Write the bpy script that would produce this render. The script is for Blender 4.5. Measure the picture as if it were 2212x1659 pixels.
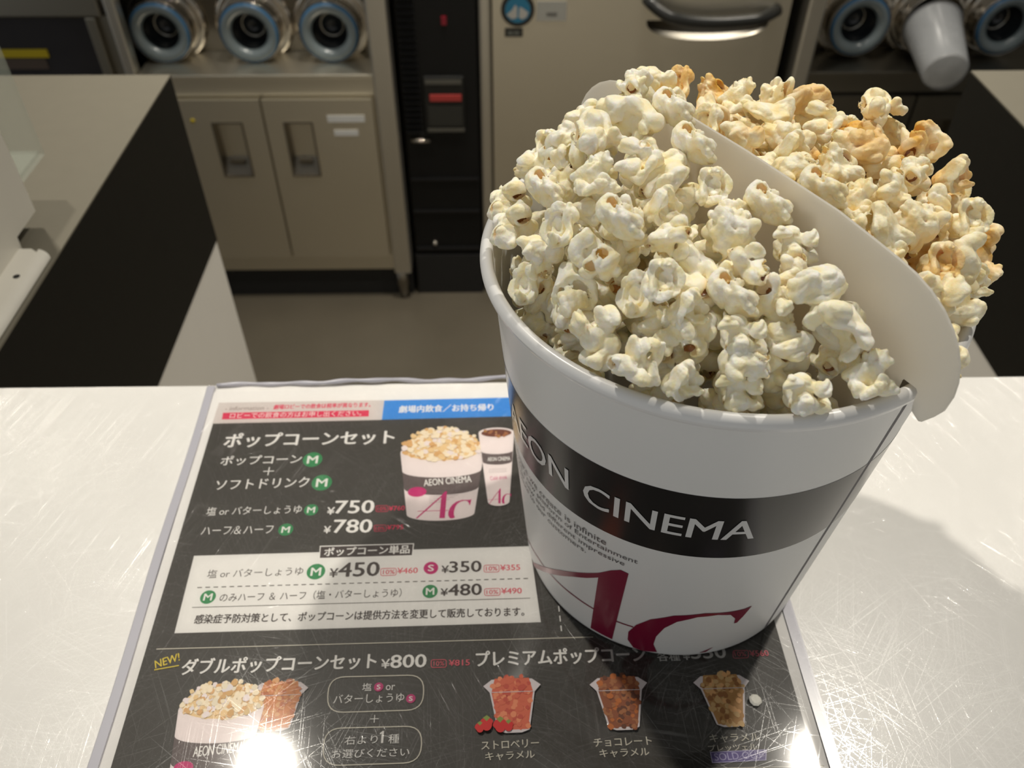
import bpy, bmesh, math, random
import numpy as np
from mathutils import Vector, Matrix, Quaternion
for o in list(bpy.data.objects): bpy.data.objects.remove(o, do_unlink=True)
SC = bpy.context.scene; COL = SC.collection
PI = math.pi

# ------------------------------------------------------------------ camera, world, lights, exposure
F_PX, PITCH, YAW, ROLL, CAM_H = 1829.5, 0.7681, 0.0235, 0.0051, 0.347
def make_camera():
    cp, sp, cy, sy = math.cos(PITCH), math.sin(PITCH), math.cos(YAW), math.sin(YAW)
    f = Vector((sy*cp, cy*cp, -sp)); r = Vector((cy, -sy, 0)); u = r.cross(f)
    c, s = math.cos(ROLL), math.sin(ROLL)
    r, u = c*r + s*u, -s*r + c*u
    cd = bpy.data.cameras.new('camera'); cam = bpy.data.objects.new('camera', cd); COL.objects.link(cam)
    M = Matrix((r, u, -f)).transposed().to_4x4(); M.translation = (0, 0, CAM_H)
    cam.matrix_world = M
    cd.lens = 4.25; cd.sensor_fit = 'HORIZONTAL'; cd.sensor_width = 4.25*2212/F_PX
    cd.clip_start = 0.01; cd.clip_end = 50
    cd.dof.use_dof = True; cd.dof.focus_distance = 0.292; cd.dof.aperture_fstop = 2.2; cd.dof.aperture_blades = 0
    SC.camera = cam
make_camera()
SC.cycles.diffuse_bounces = 6
SC.view_settings.view_transform = 'Standard'; SC.view_settings.look = 'None'
SC.view_settings.exposure = 0.0; SC.view_settings.gamma = 1.0; SC.view_settings.use_curve_mapping = False

def make_world():
    w = bpy.data.worlds.new('hall'); SC.world = w; w.use_nodes = True
    nt = w.node_tree; N = nt.nodes; bg = N['Background']
    tc = N.new('ShaderNodeTexCoord'); sp = N.new('ShaderNodeSeparateXYZ')
    nt.links.new(tc.outputs['Generated'], sp.inputs[0])
    cr = N.new('ShaderNodeValToRGB'); e = cr.color_ramp.elements
    e[0].position = 0.0; e[0].color = (.10, .09, .072, 1); e[1].position = 1.0; e[1].color = (.115, .110, .098, 1)
    m = N.new('ShaderNodeMapRange'); m.inputs[1].default_value = -0.6; m.inputs[2].default_value = 0.5
    nt.links.new(sp.outputs[2], m.inputs[0]); nt.links.new(m.outputs[0], cr.inputs[0])
    # the lit lobby on the customers' side of the counter
    my = N.new('ShaderNodeMapRange'); my.interpolation_type = 'SMOOTHSTEP'; my.inputs[1].default_value = -.12; my.inputs[2].default_value = -1.
    dt = N.new('ShaderNodeVectorMath'); dt.operation = 'DOT_PRODUCT'; dt.inputs[1].default_value = (.5, .866, 0)
    nt.links.new(tc.outputs['Generated'], dt.inputs[0]); nt.links.new(dt.outputs['Value'], my.inputs[0])
    ad = N.new('ShaderNodeMix'); ad.data_type = 'RGBA'; ad.inputs[7].default_value = (.42, .425, .42, 1)
    nt.links.new(my.outputs[0], ad.inputs[0]); nt.links.new(cr.outputs[0], ad.inputs[6])
    nt.links.new(ad.outputs[2], bg.inputs[0]); bg.inputs[1].default_value = 1.0
make_world()

def spot(name, loc, target, energy, size=2.0, radius=.03, col=(1, .935, .82)):
    d = bpy.data.lights.new(name, 'SPOT'); d.energy = energy; d.color = col; d.spot_size = size; d.spot_blend = 1.
    d.shadow_soft_size = radius
    o = bpy.data.objects.new(name, d); COL.objects.link(o); o.location = loc
    o.rotation_euler = (Vector(target)-Vector(loc)).to_track_quat('-Z', 'Y').to_euler()
    return o
LAMP_A, LAMP_B = (-.57, .845, 1.75), (.777, .837, 1.75)
spot('downlight', LAMP_A, (-.10, .70, 0), 80, 1.12)
spot('downlight', LAMP_B, (.32, .70, 0), 80, 1.12)
spot('aisle_fill', (.08, 1.22, 1.75), (.06, 1.24, -.8), 95, .95)  # added fill, cone narrowed to brighten steel doors and floor but miss the bucket

# ------------------------------------------------------------------ materials
MATS = {}
def mat(name, col, rough=.5, metal=0., spec=.5, var=.06, vscale=30., bump=0., bscale=200., sss=0., coat=0., alpha=1., trans=0., aniso=0.):
    if name in MATS: return MATS[name]
    m = bpy.data.materials.new(name); MATS[name] = m; m.use_nodes = True
    nt = m.node_tree; N = nt.nodes; b = N['Principled BSDF']
    b.inputs['Roughness'].default_value = rough; b.inputs['Metallic'].default_value = metal
    b.inputs['Specular IOR Level'].default_value = spec; b.inputs['Coat Weight'].default_value = coat; b.inputs['Coat Roughness'].default_value = .22
    b.inputs['Transmission Weight'].default_value = trans; b.inputs['Alpha'].default_value = alpha
    b.inputs['Anisotropic'].default_value = aniso
    tc = N.new('ShaderNodeTexCoord')
    nz = N.new('ShaderNodeTexNoise'); nz.inputs['Scale'].default_value = vscale; nz.inputs['Detail'].default_value = 3
    nt.links.new(tc.outputs['Object'], nz.inputs['Vector'])
    mx = N.new('ShaderNodeMix'); mx.data_type = 'RGBA'
    mx.inputs[6].default_value = (*[c*(1-var) for c in col], 1); mx.inputs[7].default_value = (*[min(1, c*(1+var)) for c in col], 1)
    nt.links.new(nz.outputs[0], mx.inputs[0]); nt.links.new(mx.outputs[2], b.inputs['Base Color'])
    if bump:
        n2 = N.new('ShaderNodeTexNoise'); n2.inputs['Scale'].default_value = bscale; n2.inputs['Detail'].default_value = 2
        nt.links.new(tc.outputs['Object'], n2.inputs['Vector'])
        bp = N.new('ShaderNodeBump'); bp.inputs['Strength'].default_value = bump; bp.inputs['Distance'].default_value = .001
        nt.links.new(n2.outputs[0], bp.inputs['Height']); nt.links.new(bp.outputs[0], b.inputs['Normal'])
    return m

def scratch_height(nt, count=6, length=26., fine=1500., thr=.66, seed=0):
    """Fine straight scratches in many directions: stretched noise, thresholded and added up."""
    N = nt.nodes; tc = N.new('ShaderNodeTexCoord'); last = None
    for i in range(count):
        a = PI*(i+.37)/count
        mp = N.new('ShaderNodeMapping'); mp.vector_type = 'POINT'
        mp.inputs['Rotation'].default_value = (0, 0, a); mp.inputs['Location'].default_value = (seed+i*3.1, i*1.7, 0)
        sc = N.new('ShaderNodeVectorMath'); sc.operation = 'MULTIPLY'; sc.inputs[1].default_value = (length, fine, 1)
        nt.links.new(tc.outputs['Object'], mp.inputs[0]); nt.links.new(mp.outputs[0], sc.inputs[0])
        nz = N.new('ShaderNodeTexNoise'); nz.noise_dimensions = '2D'; nz.inputs['Scale'].default_value = 1.; nz.inputs['Detail'].default_value = 0
        nt.links.new(sc.outputs[0], nz.inputs['Vector'])
        mr = N.new('ShaderNodeMapRange'); mr.inputs[1].default_value = thr; mr.inputs[2].default_value = thr+.1
        nt.links.new(nz.outputs[0], mr.inputs[0])
        if last is None: last = mr.outputs[0]
        else:
            ad = N.new('ShaderNodeMath'); ad.operation = 'ADD'; nt.links.new(last, ad.inputs[0]); nt.links.new(mr.outputs[0], ad.inputs[1]); last = ad.outputs[0]
    return last

def scratch_lobe(nt, base, amount, rough, strength, dist, **k):
    """Mixes over `base` a second gloss, only inside the scratches, whose normals tip to either side."""
    N = nt.nodes; h = scratch_height(nt, **k)
    bp = N.new('ShaderNodeBump'); bp.inputs['Strength'].default_value = strength; bp.inputs['Distance'].default_value = dist
    nt.links.new(h, bp.inputs['Height'])
    gl = N.new('ShaderNodeBsdfGlossy'); gl.inputs['Roughness'].default_value = rough; nt.links.new(bp.outputs[0], gl.inputs['Normal'])
    mu = N.new('ShaderNodeMath'); mu.operation = 'MULTIPLY'; mu.use_clamp = True; mu.inputs[1].default_value = amount; nt.links.new(h, mu.inputs[0])
    cc = N.new('ShaderNodeCombineColor'); [nt.links.new(mu.outputs[0], cc.inputs[i]) for i in range(3)]; nt.links.new(cc.outputs[0], gl.inputs['Color'])
    mx = N.new('ShaderNodeAddShader'); nt.links.new(base, mx.inputs[0]); nt.links.new(gl.outputs[0], mx.inputs[1])
    nt.links.new(mx.outputs[0], N['Material Output'].inputs[0])

def steel(name, col=(.80, .75, .63), rough=.40, vertical=True):
    if name in MATS: return MATS[name]
    m = mat(name, col, rough, 1., var=.08, vscale=3.)
    nt = m.node_tree; N = nt.nodes; b = N['Principled BSDF']
    tc = N.new('ShaderNodeTexCoord'); sc = N.new('ShaderNodeVectorMath'); sc.operation = 'MULTIPLY'
    sc.inputs[1].default_value = (900, 900, 6) if vertical else (6, 900, 900)
    nz = N.new('ShaderNodeTexNoise'); nz.inputs['Scale'].default_value = 1.; nz.inputs['Detail'].default_value = 2
    nt.links.new(tc.outputs['Object'], sc.inputs[0]); nt.links.new(sc.outputs[0], nz.inputs['Vector'])
    bp = N.new('ShaderNodeBump'); bp.inputs['Strength'].default_value = .12; bp.inputs['Distance'].default_value = .0003
    nt.links.new(nz.outputs[0], bp.inputs['Height']); nt.links.new(bp.outputs[0], b.inputs['Normal'])
    return m

def clear_film(name, tint=(.97, .97, .98), rough=.1, refl=.06, scratch=0.):
    """A thin clear sheet: what lies under it shows through, its face mirrors the lamps."""
    if name in MATS: return MATS[name]
    m = bpy.data.materials.new(name); MATS[name] = m; m.use_nodes = True
    nt = m.node_tree; N = nt.nodes; N.remove(N['Principled BSDF']); out = N['Material Output']
    tr = N.new('ShaderNodeBsdfTransparent'); gl = N.new('ShaderNodeBsdfGlossy'); mx = N.new('ShaderNodeMixShader')
    gl.inputs['Roughness'].default_value = rough
    nz = N.new('ShaderNodeTexNoise'); nz.inputs['Scale'].default_value = 20
    cr = N.new('ShaderNodeMix'); cr.data_type = 'RGBA'; cr.inputs[6].default_value = (*tint, 1); cr.inputs[7].default_value = (*[min(1, t*1.02) for t in tint], 1)
    nt.links.new(nz.outputs[0], cr.inputs[0]); nt.links.new(cr.outputs[2], tr.inputs[0])
    lw = N.new('ShaderNodeFresnel'); lw.inputs[0].default_value = 1.45
    sc = N.new('ShaderNodeMath'); sc.operation = 'MULTIPLY'; sc.inputs[1].default_value = refl/.034
    nt.links.new(lw.outputs[0], sc.inputs[0]); nt.links.new(sc.outputs[0], mx.inputs[0])
    nt.links.new(tr.outputs[0], mx.inputs[1]); nt.links.new(gl.outputs[0], mx.inputs[2]); nt.links.new(mx.outputs[0], out.inputs[0])
    if scratch: scratch_lobe(nt, mx.outputs[0], .09, .13, .5, .0003, count=7, length=17., fine=3000., thr=.745, seed=5)
    return m

# ------------------------------------------------------------------ mesh helpers
class MB:
    """Collects shapes in world coordinates; build() links them as ONE mesh object."""
    def __init__(s): s.v = []; s.f = []; s.m = []; s.sm = []
    def add(s, verts, faces, mi=0, smooth=False):
        b = len(s.v); s.v += [tuple(p) for p in verts]
        for f in faces: s.f.append(tuple(b+i for i in f)); s.m.append(mi); s.sm.append(smooth)
    def box(s, x0, x1, y0, y1, z0, z1, mi=0, bev=0., skip=''):
        if bev:
            bm = bmesh.new(); bmesh.ops.create_cube(bm, size=1)
            for v in bm.verts: v.co = ((x0+x1)/2+v.co.x*(x1-x0), (y0+y1)/2+v.co.y*(y1-y0), (z0+z1)/2+v.co.z*(z1-z0))
            bmesh.ops.bevel(bm, geom=bm.edges[:], offset=bev, segments=2, profile=.5, affect='EDGES')
            bm.verts.index_update()
            s.add([v.co[:] for v in bm.verts], [[v.index for v in f.verts] for f in bm.faces], mi); bm.free(); return
        V = [(x, y, z) for x in (x0, x1) for y in (y0, y1) for z in (z0, z1)]
        F = dict(l=(0, 1, 3, 2), r=(4, 6, 7, 5), f=(0, 4, 5, 1), b=(2, 3, 7, 6), d=(0, 2, 6, 4), u=(1, 5, 7, 3))
        s.add(V, [F[k] for k in F if k not in skip], mi)
    def prism(s, pts, d, mi=0):
        """pts: closed outline (3D), extruded by vector d."""
        n = len(pts); d = Vector(d); V = [Vector(p) for p in pts]+[Vector(p)+d for p in pts]
        s.add(V, [tuple(range(n))[::-1], tuple(range(n, 2*n))]+[(i, (i+1) % n, n+(i+1) % n, n+i) for i in range(n)], mi)
    def lathe(s, prof, c, axis='z', n=64, mi=0, smooth=True, tilt=None):
        """prof: (radius, height) pairs turned about an axis through c."""
        R = {'z': Matrix.Identity(3), 'y': Matrix(((1, 0, 0), (0, 0, -1), (0, 1, 0)))}[axis]
        if tilt is not None: R = tilt @ R
        V = []; F = []; c = Vector(c)
        for (r, h) in prof:
            for i in range(n):
                a = 2*PI*i/n; V.append(c+R @ Vector((r*math.cos(a), r*math.sin(a), h)))
        for j in range(len(prof)-1):
            for i in range(n):
                F.append((j*n+i, j*n+(i+1) % n, (j+1)*n+(i+1) % n, (j+1)*n+i))
        s.add(V, F, mi, smooth)
    def tube(s, path, r, n=12, mi=0, cap=True):
        V = []; F = []; P = [Vector(p) for p in path]
        for k, p in enumerate(P):
            t = (P[min(k+1, len(P)-1)]-P[max(k-1, 0)]).normalized()
            a = t.cross(Vector((0, 0, 1)));  a = a if a.length > 1e-3 else t.cross(Vector((0, 1, 0))); a.normalize(); b = t.cross(a)
            rr = r[k] if isinstance(r, (list, tuple)) else r
            for i in range(n): V.append(p+rr*(math.cos(2*PI*i/n)*a+math.sin(2*PI*i/n)*b))
        for k in range(len(P)-1):
            for i in range(n): F.append((k*n+i, k*n+(i+1) % n, (k+1)*n+(i+1) % n, (k+1)*n+i))
        if cap: F += [tuple(range(n))[::-1], tuple(range((len(P)-1)*n, len(P)*n))]
        s.add(V, F, mi, True)
    def mesh(s, name, off=(0, 0, 0)):
        me = bpy.data.meshes.new(name); o = Vector(off)
        me.from_pydata([Vector(p)-o for p in s.v], [], s.f); me.polygons.foreach_set('material_index', s.m)
        me.polygons.foreach_set('use_smooth', s.sm); me.update(); return me
    def build(s, name, mats, parent=None, fix=True):
        off = WPOS.get(parent.name, Vector()) if parent is not None else Vector()
        me = s.mesh(name, off)
        if fix:
            bm = bmesh.new(); bm.from_mesh(me); bmesh.ops.recalc_face_normals(bm, faces=bm.faces); bm.to_mesh(me); bm.free()
        for m in (mats if isinstance(mats, (list, tuple)) else [mats]): me.materials.append(m)
        o = bpy.data.objects.new(name, me); COL.objects.link(o)
        if parent is not None: o.parent = parent
        WPOS[o.name] = off.copy()
        return o
WPOS = {}
def tag(o, label=None, cat=None, group=None, kind=None):
    for k, v in (('label', label), ('category', cat), ('group', group), ('kind', kind)):
        if v: o[k] = v
    return o
def thing(name, label, cat, loc, group=None):
    o = bpy.data.objects.new(name, None); COL.objects.link(o); o.location = loc; o.empty_display_size = .02
    WPOS[o.name] = Vector(loc); return tag(o, label, cat, group)
def structure(o): o['kind'] = 'structure'; return o
PRINT=[
('p', [(-153.9, 348.1), (-59.4, 346.9), (-59.8, 331.3), (-154.2, 331.6)], 'pale'),
('t', '- information -', -149.3, 341.6, -124.7, 341.4, 3.2, 'brown', 0),
('t', '劇場ロビーでの飲食は税率が異なります。', -121.9, 341.6, -66.9, 341.7, 3.8, 'red', 1),
('p', [(-149.9, 339.9), (-67.4, 339.1), (-67.2, 334.2), (-149.5, 334.7)], 'red'),
('t', 'ロビーでの飲食の方はお申し出ください。', -145.5, 335.4, -71.5, 334.9, 4.2, 'white', 0),
('t', '劇場内飲食／お持ち帰り', -50.4, 336.5, 3.3, 336.4, 5.6, 'white', 1),
('t', 'ポップコーンセット', -144.4, 313.3, -51.8, 313.0, 10.4, 'white', 1),
('t', 'ポップコーン', -143.5, 300.5, -100.5, 300.6, 6.6, 'white', 0.5),
('c', -94.6, 303.0, 5.2, 'green', 'M'),
('t', '＋', -119.6, 292.8, -113.9, 292.9, 5.6, 'white', 0),
('t', 'ソフトドリンク', -142.6, 283.8, -94.3, 284.3, 6.7, 'white', 0.5),
('c', -87.7, 286.8, 5.3, 'green', 'M'),
('t', '塩 or バターしょうゆ', -143.7, 267.3, -95.7, 267.2, 5.3, 'white', 0),
('c', -90.9, 269.1, 3.6, 'green', 'M'),
('t', '¥', -82.6, 265.9, -79.0, 265.9, 4.5, 'white', 1),
('t', '750', -78.9, 266.4, -59.2, 266.1, 8.1, 'white', 1),
('t', '¥760', -51.4, 267.1, -43.4, 267.3, 3.0, 'red', 0.7),
('t', 'ハーフ＆ハーフ', -143.6, 255.4, -108.2, 255.2, 4.9, 'white', 0),
('c', -101.9, 257.2, 3.7, 'green', 'M'),
('t', '¥', -82.9, 254.3, -79.6, 254.3, 4.3, 'white', 1),
('t', '780', -78.3, 254.4, -59.3, 254.0, 8.0, 'white', 1),
('t', '¥795', -51.5, 255.3, -43.4, 255.4, 2.9, 'red', 0.7),
('b', [(-58.1, 270.5), (-52.1, 270.5), (-51.8, 266.7), (-57.8, 266.7)], 'red', 0.25, 0.8),
('t', '10%', -57.1, 267.4, -52.6, 267.5, 2.2, 'red', 0),
('b', [(-58.1, 258.3), (-52.1, 258.3), (-51.8, 254.5), (-57.8, 254.5)], 'red', 0.25, 0.8),
('t', '10%', -57.2, 255.2, -52.6, 255.2, 2.1, 'red', 0),
('p', [(-143.9, 243.1), (19.3, 243.0), (22.0, 201.3), (-143.1, 201.6)], 'paper2'),
('p', [(-83.7, 246.8), (-37.6, 246.7), (-37.9, 239.2), (-83.2, 239.2)], 'white'),
('p', [(-83.2, 246.2), (-38.1, 246.2), (-38.4, 239.8), (-82.8, 239.7)], 'tag'),
('t', 'ポップコーン単品', -81.0, 240.6, -39.7, 240.9, 4.9, 'white', 1),
('t', '塩 or バターしょうゆ', -135.1, 230.1, -89.8, 230.3, 4.7, 'ink', 0),
('c', -83.7, 232.0, 4.4, 'green', 'M'),
('t', '¥', -77.1, 228.6, -73.2, 228.6, 4.9, 'ink', 1),
('t', '450', -72.9, 228.6, -53.6, 228.6, 7.9, 'ink', 1),
('t', '¥460', -44.9, 229.5, -35.2, 229.5, 3.2, 'red2', 0.7),
('c', -28.9, 232.1, 3.5, 'magenta', 'S'),
('t', '¥', -23.8, 229.1, -20.4, 229.1, 4.1, 'ink', 1),
('t', '350', -20.0, 229.2, -4.8, 229.2, 6.2, 'ink', 1),
('t', '¥355', 4.3, 229.5, 13.8, 229.5, 3.2, 'red2', 0.7),
('l', (-138.2, 225.1), (18.3, 224.6), 'ink', 0.45, 2.2),
('c', -132.1, 219.8, 3.6, 'green', 'M'),
('t', 'のみハーフ ＆ ハーフ（塩・バターしょうゆ）', -126.5, 216.9, -42.2, 216.6, 4.8, 'ink', 0),
('c', -28.9, 219.2, 3.6, 'green', 'M'),
('t', '¥', -23.9, 216.6, -20.6, 216.6, 3.9, 'ink', 1),
('t', '480', -20.3, 216.5, -4.8, 216.5, 6.1, 'ink', 1),
('t', '¥490', 4.4, 216.7, 14.0, 216.6, 3.1, 'red2', 0.7),
('b', [(-52.9, 232.6), (-45.5, 232.5), (-45.3, 228.6), (-52.6, 228.6)], 'red2', 0.3, 1),
('t', '10%', -51.7, 229.4, -46.1, 229.4, 2.3, 'red2', 0.5),
('b', [(-3.4, 232.7), (3.8, 232.7), (3.7, 228.7), (-3.5, 228.8)], 'red2', 0.3, 1),
('t', '10%', -2.5, 229.6, 2.9, 229.6, 2.3, 'red2', 0.5),
('b', [(-3.4, 219.7), (3.9, 219.7), (3.8, 215.9), (-3.4, 216.0)], 'red2', 0.3, 1),
('t', '10%', -2.5, 216.7, 3.0, 216.7, 2.2, 'red2', 0.5),
('l', (-138.2, 214.5), (17.7, 213.9), 'ink', 0.25, 0),
('t', '感染症予防対策として、ポップコーンは提供方法を変更して販売しております。', -135.5, 206.0, 14.6, 204.7, 4.7, 'ink', 0.6),
('l', (-149.1, 194.0), (45.0, 193.0), 'cream', 0.4, 0),
('t', 'NEW!', -147.1, 184.8, -137.4, 188.2, 3.6, 'yellow', 0.6),
('l', (-147.4, 184.1), (-137.2, 185.8), 'yellow', 0.5, 0),
('t', 'ダブルポップコーンセット', -135.6, 181.3, -51.4, 181.3, 7.5, 'white', 1),
('t', '¥', -49.0, 181.3, -45.3, 181.4, 4.2, 'white', 0.7),
('t', '800', -45.0, 181.3, -29.5, 181.2, 6.1, 'white', 1),
('b', [(-27.3, 184.5), (-20.7, 184.4), (-20.6, 180.8), (-27.2, 180.9)], 'red2', 0.3, 1),
('t', '10%', -26.2, 181.6, -21.5, 181.6, 2.2, 'red2', 0),
('t', '¥815', -19.5, 181.4, -10.4, 181.4, 2.8, 'red2', 0.7),
('b', [(-71.1, 178.0), (-30.1, 177.6), (-30.1, 162.0), (-70.3, 162.2)], 'cream', 0.45, 7),
('t', '塩', -56.4, 171.2, -52.4, 171.2, 3.5, 'white', 0),
('c', -49.4, 172.8, 2.0, 'magenta', 'S'),
('t', 'or', -46.3, 171.2, -42.4, 171.2, 2.3, 'white', 0),
('t', 'バターしょうゆ', -68.1, 165.9, -38.2, 165.8, 4.0, 'white', 0),
('c', -35.4, 167.1, 2.0, 'magenta', 'S'),
('t', '＋', -51.9, 157.2, -48.3, 157.2, 3.3, 'white', 0),
('b', [(-70.3, 155.5), (-30.1, 155.1), (-30.1, 140.2), (-69.5, 140.3)], 'cream', 0.45, 7),
('t', '右より', -61.6, 148.4, -48.1, 148.5, 3.6, 'white', 0),
('t', '1', -47.1, 148.6, -45.6, 148.6, 5.0, 'white', 1),
('t', '種', -43.7, 148.3, -39.3, 148.3, 3.8, 'white', 0),
('t', 'お選びください', -66.2, 143.1, -34.9, 142.9, 3.5, 'white', 0),
('t', 'プレミアムポップコーン', -7.5, 180.4, 67.0, 180.3, 7.6, 'white', 1),
('t', '各種', 72.2, 180.3, 82.1, 180.2, 4.4, 'white', 0.6),
('t', '¥', 83.5, 180.5, 86.7, 180.5, 4.3, 'white', 0.7),
('t', '550', 87.3, 180.9, 102.7, 180.8, 6.0, 'white', 1),
('b', [(106.3, 184.1), (113.1, 184.0), (112.3, 180.5), (105.5, 180.5)], 'red2', 0.3, 1),
('t', '10%', 106.6, 181.3, 111.6, 181.3, 2.2, 'red2', 0),
('t', '¥560', 113.4, 181.1, 121.7, 181.1, 2.8, 'red2', 0.7),
('l', (30.7, 209.3), (31.0, 196.4), 'white', 0.5, 3),
('t', 'ストロベリー', -5.7, 144.4, 17.8, 144.7, 3.4, 'cream', 0.4),
('t', 'キャラメル', -4.1, 139.9, 15.8, 140.2, 3.3, 'cream', 0.4),
('t', 'チョコレート', 40.2, 143.9, 63.9, 143.9, 3.4, 'cream', 0.4),
('t', 'キャラメル', 42.1, 139.5, 62.2, 139.5, 3.3, 'cream', 0.4),
('t', 'キャラメル', 87.9, 143.9, 108.5, 143.8, 3.4, 'cream', 0.4),
('t', 'プレッツェル', 86.5, 140.3, 106.4, 140.2, 2.7, 'cream', 0.4),
('p', [(86.8, 140.2), (110.2, 140.4), (108.9, 136.0), (86.8, 135.7)], 'lilac'),
('p', [(87.2, 139.9), (109.8, 140.1), (108.5, 136.3), (87.2, 136.0)], 'purple'),
('t', 'SOLD OUT', 88.3, 136.6, 108.0, 137.0, 2.9, 'lilac', 0.3),
('l', (-125.5, 136.8), (131.7, 133.0), 'cream', 0.3, 0),
]
# ------------------------------------------------------------------ the setting
def acrylic(name, alpha=.22, rough=.12, tint=(.62, .68, .60)):
    m = bpy.data.materials.new(name); m.use_nodes = True; nt = m.node_tree; N = nt.nodes; b = N['Principled BSDF']
    b.inputs['Roughness'].default_value = rough; nz = N.new('ShaderNodeTexNoise'); nz.inputs['Scale'].default_value = 30
    cr = N.new('ShaderNodeMix'); cr.data_type = 'RGBA'; cr.inputs[6].default_value = (*tint, 1); cr.inputs[7].default_value = (*[c*1.08 for c in tint], 1)
    nt.links.new(nz.outputs[0], cr.inputs[0]); nt.links.new(cr.outputs[2], b.inputs['Base Color']); b.inputs['Alpha'].default_value = alpha
    return m
FZ = -.80; YC = 1.4715
M_WHITE = mat('white_laminate', (.83, .815, .785), .34, spec=.42, var=.012, vscale=9)
scratch_lobe(M_WHITE.node_tree, M_WHITE.node_tree.nodes['Principled BSDF'].outputs[0], .22, .15, .5, .0003, count=9, length=13., fine=2700., thr=.722)
M_PANEL = mat('white_panel', (.85, .82, .76), .45, var=.02)
M_GREIGE = mat('greige_laminate', (.19, .174, .135), .5, var=.04, vscale=60)
M_BLACKLAM = mat('black_laminate', (.0125, .0115, .009), .55, spec=.3, var=.1, vscale=80, bump=.05, bscale=600)
M_STEEL = steel('brushed_steel')
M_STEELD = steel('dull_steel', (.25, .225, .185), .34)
M_CHROME = mat('polished_steel', (.55, .51, .45), .12, 1., var=.03)
M_BLACK = mat('black_plastic', (.006, .006, .006), .42, spec=.3, var=.1)
M_DARK = mat('near_black', (.01, .01, .01), .6, var=.1)

b = MB(); b.box(-2.5, 2.5, -1.2, 3.2, FZ-.05, FZ); structure(b.build('floor', mat('vinyl_floor', (.088, .075, .054), .42, var=.12, vscale=14, bump=.1, bscale=300)))
b = MB(); b.box(-2.5, 2.5, 2.16, 2.22, FZ, 1.4); structure(b.build('wall_back', mat('wall_paint', (.10, .09, .08), .7)))

t = thing('service_counter', 'white laminate service counter carrying the menu and the popcorn bucket', 'counter', (0, .1, FZ))
b = MB(); b.box(-1.3, 1.3, -.22, .3612, -.035, 0, bev=.0012); b.build('worktop', M_WHITE, t)
b = MB(); b.box(-1.28, 1.28, -.18, .352, FZ, -.035); b.build('base', M_PANEL, t)

for sx, x0, lab in ((-1, -.306, 'greige-topped side counter with black band, under the white register housing'),
                    (1, .458, 'greige-topped side counter with black band, behind the right of the bucket')):
    xa, xb = sorted((x0, x0+sx*.75))
    t = thing('side_counter', lab, 'counter', ((xa+xb)/2, .58, FZ), 'side counters behind the service counter')
    b = MB(); b.box(xa, xb, .3615, .785, -.0015, 0); b.build('worktop', M_GREIGE, t)
    b = MB(); b.box(xa, xb, .3615, .785, -.186, -.0016); b.build('fascia', M_BLACKLAM, t)['label'] = 'black band below the worktop'
    b = MB(); b.box(xa+.001, xb-.001, .3615, .784, FZ, -.1865); b.build('base', M_PANEL, t)['label'] = 'white base panel'

# ---- register housing on the left counter
M_HOUS = mat('white_plastic', (.74, .71, .63), .42, var=.02, bump=.05, bscale=900)
t = thing('register_housing', 'off-white register housing standing on the left counter', 'register', (-.42, .43, 0))
b = MB(); b.prism([(-.33, y, z) for y, z in ((.53, .013), (.53, .24), (.37, .24), (.37, .001), (.496, .001), (.497, .013))], (-.17, 0, 0)); b.build('housing', M_HOUS, t)
b = MB()
pts = [(-.36, .372), (-.3165, .372), (-.3165, .489), (-.3215, .493), (-.36, .493)]
b.prism([(x, y, .0005) for x, y in pts], (0, 0, .0055)); pl = b.build('base_plate', mat('white_metal', (.86, .83, .75), .35), t)
b = MB(); n = 8
for i in range(n+1):
    a = PI/2*i/n
    for y in (.372, .4925-.003*(i/n)): b.v.append((-.3165+.0075*math.sin(a), y, .0005+.0055*math.cos(a)))
for i in range(n): b.f.append((2*i, 2*i+2, 2*i+3, 2*i+1)); b.m.append(0); b.sm.append(True)
b.add([(-.3165, .372, .0005), (-.309, .372, .0005), (-.309, .4895, .0005), (-.3165, .4925, .0005)], [(0, 1, 2, 3)])
b.build('edge_strip', MATS['white_metal'], pl)
b = MB(); b.lathe([(0, .0062), (.0022, .0062), (.0022, .003)], (-.319, .461, 0), n=20); b.build('screw_hole', M_DARK, pl)
M_ACR = acrylic('clear_acrylic')
b = MB(); b.box(-.334, -.33, .531, .571, .035, .115, bev=.0008); b.box(-.47, -.3342, .531, .571, .035, .038, bev=.0005); b.build('clear_tray', M_ACR, t)['label'] = 'clear acrylic tray'

# ---- steel cabinets with cup dispensers
def recessed_panel(b, x0, x1, z0, z1, y, hx0, hx1, hz0, hz1, depth, mi=0, mj=1, edge=.018):
    """Front sheet with a rectangular pocket, plus its folded edges."""
    b.add([(x0, y, z0), (x1, y, z0), (x1, y, z1), (x0, y, z1), (hx0, y, hz0), (hx1, y, hz0), (hx1, y, hz1), (hx0, y, hz1)],
          [(0, 1, 5, 4), (1, 2, 6, 5), (2, 3, 7, 6), (3, 0, 4, 7)], mi)
    b.add([(x0, y, z0), (x1, y, z0), (x1, y, z1), (x0, y, z1), (x0, y+edge, z0), (x1, y+edge, z0), (x1, y+edge, z1), (x0, y+edge, z1)],
          [(0, 4, 5, 1), (1, 5, 6, 2), (2, 6, 7, 3), (3, 7, 4, 0)], mi)
def pocket(b, x0, x1, z0, z1, y, d):
    i = .004
    b.add([(x0, y, z0), (x1, y, z0), (x1, y, z1), (x0, y, z1), (x0+i, y+d*.6, z0+.03), (x1-i, y+d*.6, z0+.03), (x1-i, y+d, z1-i), (x0+i, y+d, z1-i)],
          [(0, 1, 5, 4), (1, 2, 6, 5), (2, 3, 7, 6), (3, 0, 4, 7), (4, 5, 6, 7)])
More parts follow.
